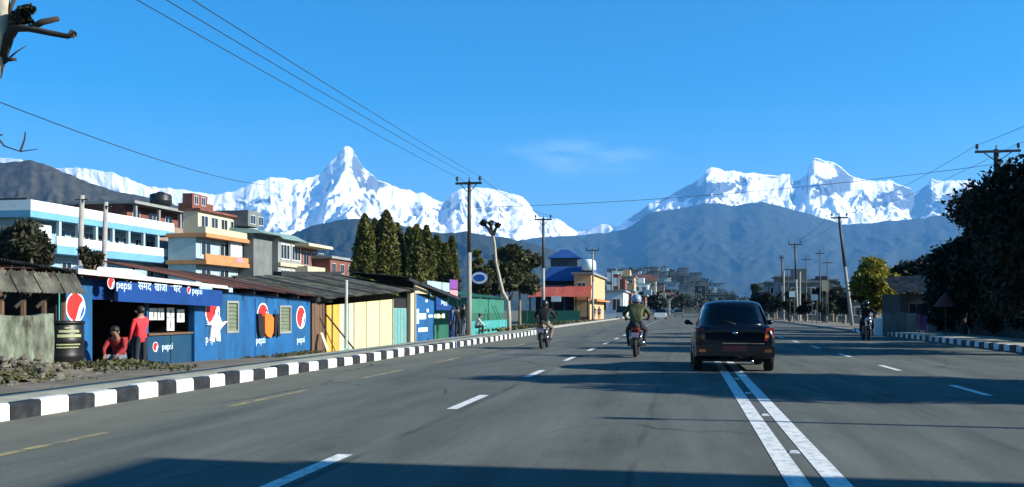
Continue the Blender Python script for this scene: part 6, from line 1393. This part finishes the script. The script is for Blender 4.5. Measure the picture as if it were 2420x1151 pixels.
for px, X, yt in [(1447,-11.5,640),(1462,-11.5,652),(1852,12.5,640),(1890,13,642)]:
    y = YX(px, X); t = thing('street_post', 'pale post with white sign boxes past the peach shophouse' if X < 0 else 'pale bare post before the far houses of the right side', 'post', (X, y, 0), 'posts with sign boxes' if X < 0 else 'bare posts of the far street')
    MB().tube([(X,y,-0.1),(X,y,ZX(px,yt,X))], .12, 8).build('post', 'pole_concrete', t)
    if X < 0:
        for k in range(2): MB().box((X-.9, y-.1, ZX(px,yt+24+k*28,X)), (X-.15, y+.05, ZX(px,yt+4+k*28,X))).build('sign_box', 'band_white', t)
for lab, px, yt, yb_, w_, Y_, m in [('white signboard over the dark stalls of the right side',1872,688,702,14,88,'paper'),('cream signboard fixed beside the leaning pole',1948,662,688,12,92,'cream'),('pale blue signboard among the dark stalls',1925,696,710,16,84,'pale_blue_wall'),('small orange signboard among the dark stalls',1955,664,690,8,95,'peach')]:
    a, b_ = OY(px-w_/2, yt, Y_), OY(px+w_/2, yb_, Y_); t = thing('shop_sign', lab, 'sign', (a.x, Y_, 0), 'signs on the right side')
    MB().box((a.x, Y_-0.05, b_.z), (b_.x, Y_, a.z)).build('board', m, t)
    for x in (a.x+0.08, b_.x-0.08): MB().tube([(x, Y_+0.05, -0.1), (x, Y_+0.05, b_.z+0.3)], .04, 6).build('leg', 'steel_dark', t)
for i, (px, Z, yt, wpx, m) in enumerate([(1995,88,694,50,'leaf_dark'),(1905,100,706,44,'leaf_dark'),(1950,96,712,48,'leaf_olive'),(1870,110,708,40,'leaf_dark'),(1975,110,690,40,'leaf_olive'),(1835,140,696,36,'leaf_dark')]):
    tree_px('roadside_bush', ['dark bushy tree before the dark stalls on the right side','olive bushy tree before the dark stalls on the right side'][m == 'leaf_olive'], px, yt, Z, wpx, 1800, 0.2, m, 738, group='bushes before the stalls', ncl=10, z0=0.0)
for px, X, yt in [(1905,14.5,604),(1938,15.5,590),(1955,14.8,612),(1862,12.9,628)]:
    y = YX(px, X); t = thing('mast', 'thin bare mast rising above the far stalls of the right side', 'mast', (X, y, -0.1), 'masts above the far stalls')
    MB().tube([(X,y,-0.1),(X,y,ZX(px,yt,X))], [.09,.05], 6).build('shaft', 'pole_dark', t); MB().box((X-.5,y-.03,ZX(px,yt+10,X)),(X+.5,y+.03,ZX(px,yt+8,X))).build('crossbar', 'pole_dark', t)
# small far traffic
def far_car(label, px, Z, m, rz=0, van=False):
    p = P(px, HOR, Z); t = thing('distant_car', label, 'car', (p.x, p.y, 0), 'vehicles far down the road', rz)
    hh = 1.9 if van else 1.45
    MB().hexa([(-.8,0,.3),(.8,0,.3),(.8,3.9,.3),(-.8,3.9,.3),(-.78,.05,.95),(.78,.05,.95),(.78,3.8,.8),(-.78,3.8,.8)]).build('body', m, t, False, True)
    MB().hexa([(-.76,.1,.952),(.76,.1,.952),(.76,2.8,.952),(-.76,2.8,.952),(-.62,.4,hh),(.62,.4,hh),(.62,2.1,hh),(-.62,2.1,hh)]).build('cabin', 'car_glass', t, False, True)
    for s in (-1,1):
        for y in (.7,3.1): MB().lathe([(.30,-.09),(.31,0),(.30,.09)], (s*.72,y,.31), 14, 'x').build('wheel', 'rubber', t, True, True)
# the town climbing the slope beyond the street
from mathutils.bvhtree import BVHTree
bv = BVHTree.FromPolygons([v.co.copy() for v in town_hill.data.vertices], [tuple(f.vertices) for f in town_hill.data.polygons])
def hill_z(x, y):
    h_ = bv.ray_cast(Vector((x, y, 500)), Vector((0,0,-1))); return max(-0.42, h_[0].z) if h_[0] else -0.42
nf = 0
for k in range(90):
    px = random.uniform(1425, 1700); Z = random.uniform(330, 760); c = P(px, HOR, Z); z_ = hill_z(c.x, c.y)
    if c.x > -14 and z_ < 1: continue
    wl_, wn = random.choice([WALLS[0], WALLS[3], WALLS[3], WALLS[5], WALLS[6], WALLS[6], WALLS[2], ('shade_dark_wall','dark')]); rf, rn = random.choice([ROOFS[0], ROOFS[0], ROOFS[3], ROOFS[2]]); fl = random.choice([1, 2, 2, 3])
    w_, d_ = random.uniform(6, 10), random.uniform(6, 9); hh = z_ + fl*2.9
    t = thing('hillside_house', f'{wn} {["","one","two","three"][fl]} storey house with {rn} roof on the slope above the street', 'house', (c.x, c.y, z_), 'houses on the slope above the street')
    MB().box((c.x-w_/2, c.y, z_-3), (c.x+w_/2, c.y+d_, hh)).build('wall', wl_, t); MB().box((c.x-w_/2-.4, c.y-.4, hh+.003), (c.x+w_/2+.4, c.y+d_+.4, hh+.35)).build('roof', rf, t)
    for f in range(fl):
        for i in range(2):
            window_y(t, c.y, c.x-w_*.32+i*w_*.4, c.x-w_*.32+i*w_*.4+1.5, z_+f*2.9+.9, z_+f*2.9+2.2, fw=.15, proud=.08)
            window_part(t, c.x+w_/2, c.y+d_*.15+i*d_*.4, c.y+d_*.15+i*d_*.4+1.5, z_+f*2.9+.9, z_+f*2.9+2.2, fw=.15, proud=.08)
pts = []
for k in range(800):
    px = random.uniform(1345, 1880); Z = random.uniform(300, 800); c = P(px, HOR, Z); z_ = hill_z(c.x, c.y)
    if abs(c.x) < 16 and z_ < 2: continue
    pts.append((c.x, c.y, z_+2.6))
V, F = leaves(blob_points(pts, [random.uniform(1.6, 4.2) for _ in pts], 42000, 0.4), 0.8)
o = raw_mesh('hillside_wood', V, F, 'leaf_wood'); tag(o, 'scattered wood covering the slope above the far street', 'wood', kind='stuff')
far_car('white car far down the road', 1560, 130, 'band_white'); far_car('grey car far down the road', 1604, 180, 'cement'); far_car('blue van parked before the peach shophouse row', 1468, 138, 'wall_blue', 0, True)
far_car('dark car far down the right side of the road', 1690, 170, 'car_paint', math.pi)

# ------------------------------------------------------------------ the air
hm = bpy.data.materials.new('haze'); hm.use_nodes = True; M['haze'] = hm
hn = hm.node_tree.nodes; hn.remove(hn['Principled BSDF'])
pv = hn.new('ShaderNodeVolumePrincipled'); pv.inputs['Color'].default_value = (0.14, 0.46, 1.0, 1); pv.inputs['Density'].default_value = 6.4e-5
pv.inputs['Anisotropy'].default_value = 0.1
hm.node_tree.links.new(pv.outputs[0], hn['Material Output'].inputs['Volume'])
hz = MB().box((-31000, -3100, -1.5), (31000, 31000, 2430)).build('haze', 'haze'); hz['kind'] = 'stuff'
tag(hz, 'thin blue haze filling the whole valley', 'haze')
